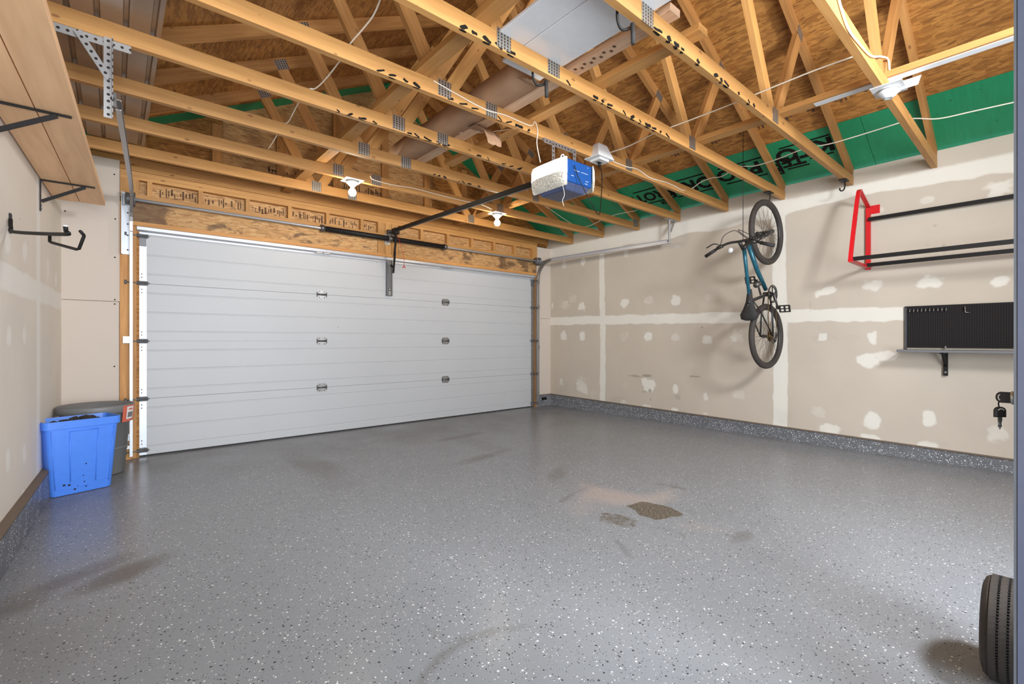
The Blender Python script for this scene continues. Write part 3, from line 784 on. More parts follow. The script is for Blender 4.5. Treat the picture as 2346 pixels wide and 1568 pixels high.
# opener bracket on the top section
p = at(890, 600, Y=YD)
m = MB(); m.box(2.575, 2.635, YD-.030, YD-.003, 1.62, 2.07, 'z'); m.box(2.568, 2.582, YD-.040, YD-.001, 1.62, 2.07, 'z'); m.box(2.628, 2.642, YD-.040, YD-.001, 1.62, 2.07, 'z')
m.build('opener_bracket', M['grey_steel'], dr)
m = MB(); m.tube([(2.59, YD-.034, 1.70), (2.62, YD-.034, 1.70)], .018, 8); m.box(2.590, 2.620, YD-.036, YD-.03, 1.63, 1.69); m.build('bracket_pin', M['galv'], dr)

# ------------------------------------------------------------------ door tracks
def channel(m, pts, wd, dp, side):
    """open C channel swept along pts (list); side = direction of the closed back"""
    pts = [Vector(p) for p in pts]; side = Vector(side).normalized(); n = len(pts); vs_ = []
    for i, p in enumerate(pts):
        d = (pts[min(i+1, n-1)]-pts[max(i-1, 0)]).normalized(); v = side.cross(d).normalized()
        for a, b_ in ((-dp, wd*.38), (-dp, wd*.5), (0, wd*.5), (0, -wd*.5), (-dp, -wd*.5), (-dp, -wd*.38)):
            vs_.append(p+side*a+v*b_)
        for a, b_ in ((-dp+.003, -wd*.38), (-dp+.003, -wd*.46), (-.003, -wd*.46), (-.003, wd*.46), (-dp+.003, wd*.46), (-dp+.003, wd*.38)):
            vs_.append(p+side*a+v*b_)
    fs = []
    for i in range(n-1):
        for k in range(12): fs.append((i*12+k, i*12+(k+1) % 12, (i+1)*12+(k+1) % 12, (i+1)*12+k))
    fs.append(tuple(range(12))[::-1]); fs.append(tuple((n-1)*12+k for k in range(12)))
    m.add(vs_, fs); return m
def arc(x, y0, z0, r, n=10):
    return [(x, y0-r*(1-math.cos(t)), z0+r*math.sin(t)) for t in [PI/2*k/n for k in range(n+1)]]
# right
tr = thing('door_track', (5.2, 5.34, 0), 'galvanised overhead door track curving along the right wall by the corner', 'door track', 'overhead door tracks')
channel(MB(), [(5.140, 5.35, .03), (5.140, 5.35, 2.02)], .045, .022, (1,0,0)).build('vertical_track', M['galv'], tr)
channel(MB(), arc(5.145, 5.345, 2.03, .28), .048, .022, (1,0,0)).build('curved_track', M['galv'], tr)
channel(MB(), [(5.146, 5.07, 2.312), (5.185, 4.5, 2.312), (5.26, 3.10, 2.300)], .052, .024, (1,0,0)).build('horizontal_track', M['galv_white'], tr)
MB().tube([(5.15, 5.34, 2.30), (5.15, 5.07, 2.335)], .011, 6).build('top_brace', M['galv'], tr)
for z in (.10, .95, 1.6, 2.0): MB().box(5.130, 5.175, 5.352, 5.385, z-.03, z+.03).build('track_bracket', M['galv'], tr)
m = MB(); m.box(5.255, 5.285, 3.125, 3.130, 2.27, 2.58, 'z'); m.box(5.255, 5.259, 3.10, 3.130, 2.27, 2.58, 'z'); m.build('hanger_strap', M['galv_white'], tr)
m = MB(); d=Vector((.085,0,.145)).normalized(); m.obox((5.332, 3.115, 2.50), (d,d.cross(Vector((0,1,0))),(0,1,0)), (.085, .017, .0015), (0,.0167)); m.obox((5.29, 3.10, ZC-.0018), ((1,0,0),(0,1,0),(0,0,1)), (.13, .03, .0015), (0,.0167)); m.build('punched_angle', M['punched'], tr)
m = MB(); m.lathe([(.009, 0), (.009, .006)], (5.232, 3.115, 2.30), (-1,0,0), 8); m.build('bolt', M['dark_steel'], tr)
# left
tl = thing('door_track', (0.09, 5.34, 0), 'galvanised overhead door track rising beside the left jamb post', 'door track', 'overhead door tracks')
channel(MB(), [(.100, 5.35, .03), (.100, 5.35, 2.03)], .05, .022, (-1,0,0)).build('vertical_track', M['galv_white'], tl)
channel(MB(), arc(.100, 5.345, 2.04, .28), .05, .022, (-1,0,0)).build('curved_track', M['galv'], tl)
channel(MB(), [(.098, 5.07, 2.322), (.068, 4.4, 2.31), (.002, 3.10, 2.265)], .052, .024, (-1,0,0)).build('horizontal_track', M['galv'], tl)
for z in (.20, 1.07): MB().box(.055, .110, 5.352, 5.385, z-.03, z+.03).build('track_bracket', M['galv_white'], tl)
m = MB(); m.box(.043, .105, 5.362, 5.374, 1.83, 2.38, 'z'); m.box(.043, .049, 5.33, 5.374, 1.83, 2.38, 'z'); m.build('flag_bracket', M['galv_white'], tl)
for z in (1.87, 2.0, 2.1, 2.2): MB().lathe([(.007, 0), (.007, .006)], (.088, 5.362, z), (0,-1,0), 6).build('bolt', M['dark_steel'], tl)
m = MB(); m.obox((-.088, 3.076, ZC-.020), ((1,0,0),(0,0,1),(0,1,0)), (.152, .020, .0015), (0,.0167)); m.obox((-.088, 3.096, ZC-.0015), ((1,0,0),(0,1,0),(0,0,1)), (.152, .018, .0015), (0,.0167)); m.build('punched_angle', M['punched'], tl)
m = MB(); m.obox((-.024, 3.066, 2.375), ((0,0,1),(1,0,0),(0,1,0)), (.200, .018, .0015), (0,.0167)); m.obox((-.0075, 3.052, 2.375), ((0,0,1),(0,1,0),(1,0,0)), (.200, .014, .0015), (0,.0167)); m.build('punched_angle', M['punched'], tl)
m = MB(); d=Vector((.113,0,-.185)).normalized(); m.obox((-.0785, 3.062, 2.465), (d,d.cross(Vector((0,1,0))),(0,1,0)), (.115, .0155, .0015), (0,.0167)); m.build('punched_angle', M['punched'], tl)
m = MB(); m.box(-.020, .006, 3.07, 3.10, 2.24, 2.31); m.lathe([(.010, 0), (.010, .008)], (-.008, 3.07, 2.275), (0,-1,0), 8); m.build('track_end_bolt', M['dark_steel'], tl)

# ------------------------------------------------------------------ torsion spring bar
ts = thing('torsion_bar', (2.6, 5.30, 2.33), 'torsion shaft with black coil spring above the white overhead door', 'torsion spring')
ZT, YT = 2.318, 5.315
MB().tube([(.07, YT, ZT), (5.12, YT, ZT)], .0125, 10).build('shaft', M['galv_white'], ts)
m = MB(); m.tube([(1.77, YT, ZT), (3.36, YT, ZT)], .030, 12); n_ = 159
hel = [(1.78+1.57*k/n_/1, YT+.029*math.cos(k*1.15), ZT+.029*math.sin(k*1.15)) for k in range(n_+1)]
m.tube(hel, .0045, 5); m.build('coil_spring', M['black'], ts)
m = MB()
for k in range(13):
    x = 1.85+k*.122; m.tube([(x+.05*math.sin(t), YT+.0335*math.cos(t*2), ZT+.0335*math.sin(t*2)) for t in [2.4+.12*j for j in range(8)]], .0025, 4)
m.build('paint_stripe', M['galv'], ts)['kind'] = 'stuff'
for x in (1.765, 2.58, 3.37):
    MB().lathe([(.014, -.022), (.038, -.022), (.040, 0), (.034, .022), (.014, .022)], (x, YT, ZT), (1,0,0), 14).build('winding_cone', M['dark_steel'], ts)
m = MB(); m.box(2.555, 2.561, YT-.03, YF-.015, ZT-.05, ZT+.04); m.box(2.53, 2.60, YF-.020, YF-.015, ZT-.07, ZT+.06); m.build('centre_bracket', M['galv'], ts)
for x, s_ in ((.105, -1), (5.085, 1)):
    m = MB(); m.lathe([(.014, -.035), (.055, -.034), (.052, -.02), (.050, .02), (.060, .026), (.060, .034), (.014, .035)], (x, YT, ZT), (1,0,0), 18); m.build('cable_drum', M['grey_steel'], ts)
    m = MB(); m.box(x+s_*.045-.003, x+s_*.045+.003, YT-.04, YF-.012, ZT-.06, ZT+.05); m.build('end_bearing_plate', M['galv'], ts)

# ------------------------------------------------------------------ roof trusses
TY = [0.674+0.6035*i for i in range(8)]
ORD = ['nearest the camera, its bottom chord leaving the frame at upper right', 'second from the camera, over the hanging bicycle lamp side with bold black marks', 'third from the camera, its right end carrying the bicycle hook',
       'fourth from the camera, carrying the opener hanger and outlet box', 'fifth from the camera, holding both track hangers', 'sixth from the camera, just beyond the opener motor',
       'second from the garage door, holding the two lit bulbs', 'closest to the garage door header']
ORD[1] = 'second from the camera, with an empty J hook at its end'
XJ1, XJ2 = 1.565, 3.495
plates = {0: [], 1: [1.565, 1.93, 3.495], 2: [1.54, 1.91, 3.48], 3: [1.56, 1.93, 3.49], 4: [1.555, 1.925, 3.495], 5: [1.55, 1.93, 3.49], 6: [1.56, 1.93, 3.48], 7: [1.56, 1.93, 3.49]}
ink = {1: [(1.98, 2.41, 1.3), (2.58, 3.28, 1.35)], 2: [(1.17, 1.63, 1.3), (2.00, 3.08, 1.15)], 3: [(1.10, 1.40, 1.0), (1.58, 2.30, .9)], 4: [(1.10, 1.36, .6), (1.62, 1.95, .8), (2.25, 2.7, .7)], 5: [(2.2, 2.75, .5)]}
for i, y in enumerate(TY):
    t = thing('roof_truss', (APX, y, ZC), 'pine roof truss '+ORD[i], 'roof truss', 'pine roof trusses')
    lm = M['lumber']
    sag = [0, .0, .003, 0, .002, 0, -.003, 0][i]
    MB().box(XLE-.30, XR-.008, y-.019, y+.019, ZC, ZC+.089).build('bottom_chord', lm, t)
    for sg in (1, -1):
        xa = XR-.008 if sg > 0 else XLE+.0
        za = zr(xa)-.0498
        MB().beam((xa, y, za), (APX, y, zr(APX)-.0498), .0376, .089).build('top_chord', M['lumber_dark'], t)
    for xj, s_ in ((XJ1, -1), (XJ2, 1)):
        MB().beam((xj+s_*.035, y, ZC+.083), (APX+s_*1.46, y, zr(APX+s_*1.46)-.105), .0370, .089, (0,1,0)).build('web', M['lumber_dark'], t) if False else None
        for (xa, xb, zb, mm) in ((xj+s_*.05, APX+s_*1.44, zr(APX+s_*1.44)-.10, M['lumber_dark']), (xj-s_*.045, APX+s_*.04, zr(APX)-.13, M['lumber'])):
            d = Vector((xb-xa, 0, zb-ZC-.08)); 
            MB().beam((xa, y, ZC+.08), (xb, y, zb), .089 if False else .0366, .089, Vector((0,1,0)).cross(d)).build('web', mm, t)
    for x in plates[i]:
        hw = .047
        m = MB()
        MB().obox((x, y-.0200, ZC+.056+(.004 if x != 1.93 else -.008)), ((1,0,0),(0,0,1),(0,-1,0)), (hw, .050, .0012), (0,0)).build('nail_plate', M['plate'], t)
    for s_ in (-1, 1):
        x = APX+s_*1.45
        MB().obox((x, y-.0200, zr(x)-.06), ((1,0,-s_*S),(s_*S,0,1),(0,-1,0)), (.05, .04, .0012), (0,0)).build('nail_plate', M['plate'], t)
    MB().obox((XR-.10, y-.0200, ZC+.075), ((1,0,0),(0,0,1),(0,-1,0)), (.05, .05, .0012), (0,0)).build('nail_plate', M['plate'], t) if i in (5,) else None
    for (x0, x1, amt) in ink.get(i, []):
        m = MB(); x = x0; r2 = random.Random(i*100+int(x0*10))
        while x < x1:
            L = r2.uniform(.028, .085); hh = r2.uniform(.010, .034)*amt
            sk = r2.uniform(-.5, .2)
            if r2.random() < .85:
                na = 9; cx_ = x+L/2; ang = r2.choice((.5, .9, -.6, 2.2, .25))+r2.uniform(-.2, .2)
                hl, ht_ = max(.018, L*.5), (.0055+.006*r2.random())*max(.8, amt)
                pl = []
                for k in range(10):
                    q = 2*PI*k/10; a_ = hl*math.cos(q)*r2.uniform(.85, 1.1); b_ = ht_*(1 if math.sin(q) > 0 else -1)*min(1, abs(math.sin(q))*1.8)*r2.uniform(.7, 1.15)
                    xx = a_*math.cos(ang)-b_*math.sin(ang); zz_ = .45*a_*math.sin(ang)+b_*math.cos(ang)
                    pl.append((cx_+xx, max(ZC-.0003, ZC+.014*min(1, amt)+zz_)))
                m.extrude([(a_, y-.0190, b_) for a_, b_ in pl], (0, -.0006, 0))
                if r2.random() < .7:
                    pl = [(cx_+L*.42*math.cos(2*PI*k/na)*r2.uniform(.6, 1.1), y-.012+.007*amt*math.sin(2*PI*k/na)*r2.uniform(.6, 1.1)) for k in range(na)]
                    m.extrude([(a_, b_, ZC) for a_, b_ in pl], (0, 0, -.0006))
            x += L+r2.uniform(.004, .035)
        m.build('stencil_mark', M['black_ink'], t)['kind'] = 'stuff'
# handwriting-like mill marks
m = MB()
for k in range(6): m.obox((.56+.014*k, TY[7]-.0194, ZC+.045+.01*math.sin(k*2)), ((1,0,.6*(-1)**k),(0,1,0),(0,0,1)), (.007, .0006, .0015))

# lateral braces lying across the bottom chords
def brace(x, y0, y1, label, mat_='lumber'):
    o = MB().box(x-.044, x+.044, y0, y1, ZC+.0892, ZC+.1272, 'y').build('lateral_brace', M[mat_]); tag(o, label, 'brace'); o['group'] = 'lateral braces over the truss chords'; return o
brace(1.40, -.4, 5.40, 'long pine brace laid across the trusses left of the kraft-wrapped bundle')
brace(3.60, -.4, 5.40, 'long pine brace laid across the trusses from the bare lampholder toward the door')
o = MB().box(3.575, 3.630, .08, 1.05, ZC+.0855, ZC+.0885, 'y').build('white_strip', M['paper_edge']); tag(o, 'long white plastic strip under the brace beside the bare lampholder', 'strip')

# ------------------------------------------------------------------ stored things on the chords
ZS = ZC+.0895
def corrugated(x0, x1, y0, y1, z, name='corrugated_sheet'):
    prof = []; x = x0
    while x < x1-.001:
        prof += [(x, 0), (x+.038, 0), (x+.046, -.0), (x+.050, .019), (x+.066, .019), (x+.071, 0)]; x += .109
    prof.append((x1, 0)); n = len(prof)
    m = MB(); vs_ = [(a, y0, z+h) for a, h in prof]+[(a, y1, z+h) for a, h in prof]+[(a, y0, z+h+.0012) for a, h in prof]+[(a, y1, z+h+.0012) for a, h in prof]
    fs = []
    for k in range(n-1):
        fs += [(k, n+k, n+k+1, k+1), (2*n+k, 2*n+k+1, 3*n+k+1, 3*n+k), (k, k+1, 2*n+k+1, 2*n+k), (n+k, 3*n+k, 3*n+k+1, n+k+1)]
    fs += [(0, 2*n, 3*n, n), (n-1, 2*n-1, 4*n-1, 3*n-1)]
    m.add(vs_, fs); return m.build(name, M['brown_metal'])
tag(corrugated(-.56, .185, 1.0, 4.86, ZS), 'lower sheet of brown ribbed metal roofing stored on the chords above the plank shelf', 'metal sheet', 'brown ribbed sheets in the rafters')
tag(corrugated(-.59, .155, 1.2, 4.70, ZS+.0225), 'upper sheet of brown ribbed metal roofing stacked in the rafters at upper left', 'metal sheet', 'brown ribbed sheets in the rafters')
def board(name, x0, x1, y0, y1, z0, z1, mat_, label, cat, group=None, bev=.003):
    o = MB().box(x0, x1, y0, y1, z0, z1, 'y').build(name, M[mat_], None, bev); return tag(o, label, cat, group)
board('white_board', 1.515, 1.682, .30, 1.893, ZS, ZS+.018, 'melamine', 'narrow white melamine board on the chords, left of the wider white board', 'board', 'white boards in the rafters')
board('white_board', 1.688, 1.985, .30, 2.055, ZS, ZS+.018, 'melamine', 'wide white melamine board lying flat on the chords at top centre', 'board', 'white boards in the rafters')
board('lumber_plank', 2.035, 2.125, 1.20, 3.75, ZS, ZS+.038, 'pale_lumber', 'pinkish stamped lumber plank beside the white boards in the rafters', 'plank', 'planks in the rafters')
board('lumber_plank', 2.275, 2.365, 1.18, 3.60, ZS, ZS+.038, 'lumber', 'yellow lumber plank right of the pinkish plank in the rafters', 'plank', 'planks in the rafters')
m = MB()
for k in range(9): m.obox((2.06+.05*(k % 2)*.4, 1.55+.035*k, ZS-.0006), ((1,0,0),(0,1,0),(0,0,1)), (.010, .008, .0005))
tag(m.build('lumber_stamp', M['brown_ink']), 'faded ink stamp printed under the pinkish lumber plank', 'stamp')
# kraft bundle with torn end
kb = thing('kraft_bundle', (1.94, 2.9, ZS), 'long bundle wrapped in brown kraft paper with a torn hanging end', 'bundle')
m = MB(); n = 14; vs_ = []; fs = []
ysb = np.linspace(2.13, 3.85, n); ring = [(-.075, 0), (.08, 0), (.085, .05), (.07, .13), (0, .145), (-.07, .13), (-.085, .06)]
for i, y in enumerate(ysb):
    r2 = random.Random(i)
    for a, h in ring: vs_.append((1.935+a+r2.uniform(-.006, .006), y, ZS+max(0, h+r2.uniform(-.008, .008) if h else 0)))
K = len(ring)
for i in range(n-1):
    for k in range(K): fs.append((i*K+k, i*K+(k+1) % K, (i+1)*K+(k+1) % K, (i+1)*K+k))
fs += [tuple(range(K))[::-1], tuple((n-1)*K+k for k in range(K))]
m.add(vs_, fs, None, True); m.build('paper_wrap', M['kraft'], kb)
def flap(rows, wd, name, seed):
    r2 = random.Random(seed); m = MB(); vs_ = []; fs = []; W = 6
    for (c, dirx) in rows:
        for k in range(W+1):
            f = k/W-.5; vs_.append(Vector(c)+Vector(dirx)*f*wd+Vector((r2.uniform(-.004,.004), r2.uniform(-.012,.012), r2.uniform(-.006,.006))))
    nr = len(rows)
    for i in range(nr-1):
        for k in range(W): fs.append((i*(W+1)+k, i*(W+1)+k+1, (i+1)*(W+1)+k+1, (i+1)*(W+1)+k))
    m.add(vs_, fs, None, True); o = m.build(name, M['kraft'], kb)
    so = o.modifiers.new('solid', 'SOLIDIFY'); so.thickness = .002; return o
flap([((2.08, 2.84, ZS-.004), (1,0,0)), ((2.09, 2.76, ZS-.012), (1,0,0)), ((2.11, 2.70, ZS-.07), (1,.1,0)), ((2.12, 2.68, ZS-.12), (1,.1,0)), ((2.12, 2.67, ZS-.165), (1,.15,.1))], .15, 'torn_flap', 3)
flap([((1.93, 2.14, ZS+.01), (1,0,0)), ((1.945, 2.10, ZS-.004), (1,0,0)), ((1.955, 2.065, ZS-.003), (1,0,.1))], .12, 'torn_flap', 4)
def rubber_hook(x, y, label):
    t = thing('storage_hook', (x, y, ZC), label, 'hook', 'black hooks on the chords')
    MB().tube(bez([(x-.03, y+.021, ZC+.07), (x-.03, y+.028, ZC-.005), (x, y+.03, ZC-.045), (x+.035, y+.02, ZC-.04), (x+.05, y+.0, ZC-.03)]), .0065, 8).build('hook_rod', M['black'], t)
    MB().tube([(x+.045, y-.004, ZC-.02), (x+.047, y-.006, ZC-.115)], .0105, 8).build('rubber_sleeve', M['black_rubber'], t)
rubber_hook(1.80, TY[1]+.01, 'black coated hook hanging from the chord beside the wide white board')
rubber_hook(1.83, TY[2]+.01, 'black coated hook hanging from the chord next to the torn kraft paper')

# ------------------------------------------------------------------ lampholders and outlet box
def lampholder(p, lit, label):
    x, y, z = p
    t = thing('lampholder', p, label, 'ceiling light', 'porcelain lampholders')
    m = MB(); m.obox((x, y, z), ((1,0,0),(0,1,0),(0,0,1)), (.085, .075, .002)); m.build('backing_plate', M['white_plastic'], t)
    MB().lathe([(.052, -.002), (.052, -.016), (.056, -.018), (.056, -.024), (.045, -.030), (.034, -.044), (.022, -.050), (.0205, -.056), (.017, -.05)], (x, y, z), (0,0,1), 24).build('porcelain_base', M['porcelain'], t)
    MB().lathe([(.050, -.006), (.0525, -.008), (.0525, -.013), (.050, -.015)], (x, y, z), (0,0,1), 24).build('dark_gasket', M['grey_plastic'], t)  # dark gasket ring around the porcelain base
    if lit:
        MB().lathe([(.013, -.05), (.014, -.07), (.022, -.082), (.033, -.098), (.0345, -.112), (.030, -.130), (.018, -.142), (.001, -.146)], (x, y, z), (0,0,1), 20, capped=False).build('light_bulb', M['bulb'], t)
    return t
lampholder((1.70, TY[6], ZC-.003), True, 'lit bulb in a white lampholder above the left half of the door')
lampholder((3.45, TY[6], ZC-.003), True, 'lit bulb in a white lampholder on the right, beyond the opener rail')
t3 = lampholder((3.52, .640, ZC-.003), False, 'unlit white porcelain lampholder at upper right with no bulb')
MB().obox((3.60, .60, ZC+.03), ((1,0,.9),(0,1,0),(-.9,0,1)), (.07, .09, .0012)).build('plastic_flap', M['white_plastic'], t3)

ob = thing('outlet_box', (3.06, TY[3], ZC), 'white plastic outlet box on the chord beside the door opener', 'outlet')
m = MB(); x, y, z = 3.06, TY[3]-.02, ZC
A = [(-.045, .11), (.055, .11), (.055, -.02), (-.045, -.02)]
vs_ = [(x-.05, y-.045, z+.115), (x+.06, y-.045, z+.115), (x+.06, y+.015, z+.115), (x-.05, y+.015, z+.115), (x-.10, y-.085, z-.006), (x+.11, y-.085, z-.006), (x+.11, y+.075, z-.006), (x-.10, y+.075, z-.006)]
m.add(vs_, [(3,2,1,0),(4,5,6,7),(0,1,5,4),(1,2,6,5),(2,3,7,6),(3,0,4,7)]); m.build('vapour_box', M['white_plastic'], ob, .006)
MB().box(x-.055, x+.065, y-.060, y+.045, z-.024, z-.006).build('cover_plate', M['porcelain'], ob, .003)
m = MB(); m.box(x-.03, x+.04, y-.02, y+.012, z-.026, z-.0235); m.build('receptacle', M['grey_plastic'], ob)

# ------------------------------------------------------------------ opener
op = thing('door_opener', (2.56, 2.43, 2.3), 'blue and white garage door opener with lit lens and black rail', 'door opener')
ox, oy0, oy1, oz0, oz1 = 2.455, 2.262, 2.60, 2.20, 2.375
MB().box(ox, 2.735, oy0, oy1, oz0+.01, oz1).build('rear_housing', M['opener_blue'], op, .012)
m = MB(); m.add([(ox+.01, oy0+.01, oz0+.012), (2.725, oy0+.01, oz0+.012), (2.725, oy1-.01, oz0+.012), (ox+.01, oy1-.01, oz0+.012),
                 (ox+.04, oy0+.05, oz0-.035), (2.70, oy0+.05, oz0-.035), (2.70, oy1-.04, oz0-.035), (ox+.04, oy1-.04, oz0-.035)],
                [(0,1,2,3),(7,6,5,4),(0,4,5,1),(1,5,6,2),(2,6,7,3),(3,7,4,0)]); m.build('bottom_cover', M['opener_base'], op, .008)
def lens(x, s_, mt, name):
    """bulging side lens, two-material look comes from the textured underside part"""
    prof = [(oz1+.005, .000), (oz1+.004, .025), (oz1-.03, .055), (oz0+.07, .062)]
    low = [(oz0+.07, .062), (oz0+.03, .052), (oz0-.005, .030), (oz0-.02, .0)]
    out = []
    for nm, pr, mm in ((name, prof, mt), (name+'_diffuser', low, M['lens_low'])):
        m = MB(); vs_ = []; ys = np.linspace(oy0-.004, oy1+.004, 9)
        for z, d in pr:
            for k, yv in enumerate(ys):
                e = 1-(abs(k-4)/4)**4*.55
                vs_.append((x-s_*d*e, yv, z))
        fs = []; W = 9
        for i in range(len(pr)-1):
            for k in range(W-1): fs.append((i*W+k, i*W+k+1, (i+1)*W+k+1, (i+1)*W+k))
        nb = len(vs_)
        for k in (0, W-1):
            col_ = [i*W+k for i in range(len(pr))]
            vs_ += [(x, ys[k], pr[i][0]) for i in range(len(pr))]
            bs = nb if k == 0 else nb+len(pr)
            for i in range(len(pr)-1): fs.append((col_[i], col_[i+1], bs+i+1, bs+i))
        m.add(vs_, fs, None, True); out.append(m.build(nm, mm, op))
    return out
def ribbed_lens():
    t = NT('frosted_lens', 0.3); nz = t.noise(t.coord('Object', (1, 1, 1)), 120, 2)
    t.color(t.mix(t.step(nz, .35, .65), (0.20, 0.18, 0.14), (0.62, 0.58, 0.50)))
    t.b.inputs['Emission Color'].default_value = (1, .93, .82, 1); t.b.inputs['Emission Strength'].default_value = 0.12
    t.bump(nz, .4, .003); return t.m
M['lens_low'] = ribbed_lens()
lens(ox, 1, M['lens'], 'lamp_lens')
lens(2.735, -1, M['white_plastic'], 'side_cover')
m = MB()
for (x0, x1, z) in ((2.68, 2.70, 2.35), (2.53, 2.60, 2.300), (2.61, 2.69, 2.300), (2.50, 2.54, 2.255), (2.66, 2.70, 2.245), (2.65, 2.69, 2.225)):
    for q in range(int((x1-x0)/.011)): m.box(x0+.011*q, x0+.011*q+.007, oy0-.0015, oy0-.0005, z, z+.004)
m.build('panel_print', M['white_plastic'], op)['kind'] = 'stuff'
# rail, trolley, arm
r0, r1 = Vector((2.60, 2.60, 2.335)), Vector((2.595, 5.30, 2.405))
m = MB(); m.beam(r0, r1, .034, .030); m.beam(r0+Vector((0,0,.02)), r1+Vector((0,0,.02)), .020, .012); m.build('rail', M['black'], op)
m = MB(); m.beam(r0+Vector((0,0,-.019)), r1+Vector((0,0,-.019)), .010, .006); m.build('drive_chain', M['grey_steel'], op)
m = MB(); m.box(2.565, 2.625, 5.16, 5.24, 2.355, 2.425); m.box(2.585, 2.605, 5.19, 5.22, 2.32, 2.36); m.build('trolley', M['black'], op)
m = MB(); m.box(2.560, 2.630, 5.27, 5.33, 2.385, 2.415); m.box(2.552, 2.638, 5.325, 5.371, 2.36, 2.43); m.lathe([(.012, 0), (.012, .02)], (2.56, 5.29, 2.40), (-1,0,0), 8); m.build('header_bracket', M['dark_steel'], op)
m = MB(); m.beam((2.605, 5.205, 2.34), (2.62, 5.29, 2.10), .006, .024, (1,0,0)); m.beam((2.622, 5.27, 2.16), (2.630, 5.335, 1.90), .006, .024, (1,0,0)); m.beam((2.612, 5.365, 2.0), (2.628, 5.32, 1.97), .02, .02); m.build('door_arm', M['black'], op)
m = MB(); m.tube([(2.615, 5.20, 2.36), (2.70, 5.19, 2.10), (2.70, 5.19, 1.98)], .0022, 5); m.build('release_rope', M['red'], op)
m = MB(); m.tube([(2.683, 5.19, 1.955), (2.70, 5.19, 1.985), (2.717, 5.19, 1.955)], .006, 6); m.build('release_handle', M['red'], op)
# hanger of punched angle
m = MB(); m.obox((2.60, 2.459, ZC-.018), ((1,0,0),(0,0,1),(0,1,0)), (.18, .018, .0015), (0,.0167)); m.obox((2.60, 2.475, ZC-.0018), ((1,0,0),(0,1,0),(0,0,1)), (.18, .016, .0015), (0,.0167)); m.build('punched_angle', M['punched'], op)
m = MB(); m.obox((2.752, 2.4545, (oz1+ZC)/2-.01), ((0,0,1),(1,0,0),(0,1,0)), ((ZC-oz1)/2+.01, .017, .0015), (0,.0167)); m.build('punched_strap', M['punched'], op)
m = MB(); m.obox((2.515, 2.4545, (oz1+ZC)/2-.01), ((0,0,1),(1,0,0),(0,1,0)), ((ZC-oz1)/2+.01, .015, .0015), (0,.0167)); m.build('punched_strap', M['punched'], op)
MB().tube(bez([(2.50, 2.36, oz1), (2.49, 2.35, oz1+.045), (2.515, 2.35, oz1+.06), (2.53, 2.36, oz1+.04), (2.525, 2.36, oz1)]), .005, 6).build('wire_loop', M['white_plastic'], op)
MB().tube(bez([(2.52, 2.25, 2.33), (2.56, 2.23, 2.22), (2.66, 2.20, 2.06), (2.76, 2.22, 2.01), (2.86, 2.28, 2.12), (3.0, 2.38, 2.40), (3.065, 2.455, ZC-.05)]), .0036, 6).build('power_cord', M['black'], op)
MB().tube([(3.062, 2.455, ZC-.026), (3.064, 2.455, ZC-.06)], .013, 8).build('plug', M['black'], op)
MB().tube(bez([(2.44, 2.30, 2.215), (2.46, 2.29, 2.12), (2.44, 2.29, 2.07), (2.455, 2.29, 2.03)]), .002, 5).build('antenna_wire', M['cable'], op)

# ------------------------------------------------------------------ cables
def cable(pts, label, r=.0045, name='electrical_cable', mat_='cable', group='electrical cables in the rafters'):
    o = MB().tube(bez(pts, 6), r, 6).build(name, M[mat_]); tag(o, label, 'cable', group); return o
zt = ZC+.098
cable([at(x, y, Z=zt) for x, y in ((880,-25),(858,30),(835,62),(800,103),(778,140),(745,182),(722,203),(706,206),(683,238),(672,258),(660,280),(648,286),(633,312),(622,330),(612,345))], 'white cable dropping toward the left gable across the far trusses')
cable([at(x, y, Y=TY[2]+.58) for x, y in ((993,185),(1040,212),(1110,250),(1160,265),(1215,288),(1225,278),(1232,300),(1230,330),(1238,372))], 'white cable along the chord down to the opener top', .0035)
cable([at(x, y, Y=TY[6]-.024) for x, y in ((848,404),(856,412),(900,424),(950,432),(1010,448),(1060,460),(1100,468),(1128,480))], 'white cable stapled along the chord between the two lit bulbs')
cable([at(x, y, Y=TY[3]-.026) for x, y in ((1393,358),(1405,370),(1435,382),(1460,388),(1490,408),(1525,418),(1548,428),(1563,436))]+
      [at(x, y, X=4.60) for x, y in ((1582,434),(1605,418),(1630,408))]+[at(x, y, X=4.66) for x, y in ((1655,404),(1690,383),(1730,380),(1780,365),(1840,342),(1900,330),(1950,316),(2050,285),(2090,272),(2150,272),(2230,255),(2330,233),(2420,215))], 'white cable swinging across the green eave boards to the right edge')
cable([at(x, y, Z=ZC+.10) for x, y in ((1388,353),(1440,335),(1500,306),(1600,268),(1690,233),(1780,196),(1870,160),(1955,130))], 'straight white cable from the outlet box to the bare lampholder')
cable([at(x, y, Y=TY[0]-.026) for x, y in ((1915,-25),(1930,30),(1945,70),(1968,100),(1995,128),(2018,130),(2034,136),(2038,162))], 'thick white cable stapled down the nearest chord to the bare lampholder', .006)
cable([at(x, y, Z=ZC+.093) for x, y in ((1245,470),(1330,520),(1400,495),(1460,482))], 'short white cable near the right wall plate by the far trusses', .004)
cable([at(x, y, Z=ZC+.095) for x, y in ((1000,302),(1090,305),(1170,296),(1200,290))], 'thin wire sagging beneath the torn kraft bundle', .002)

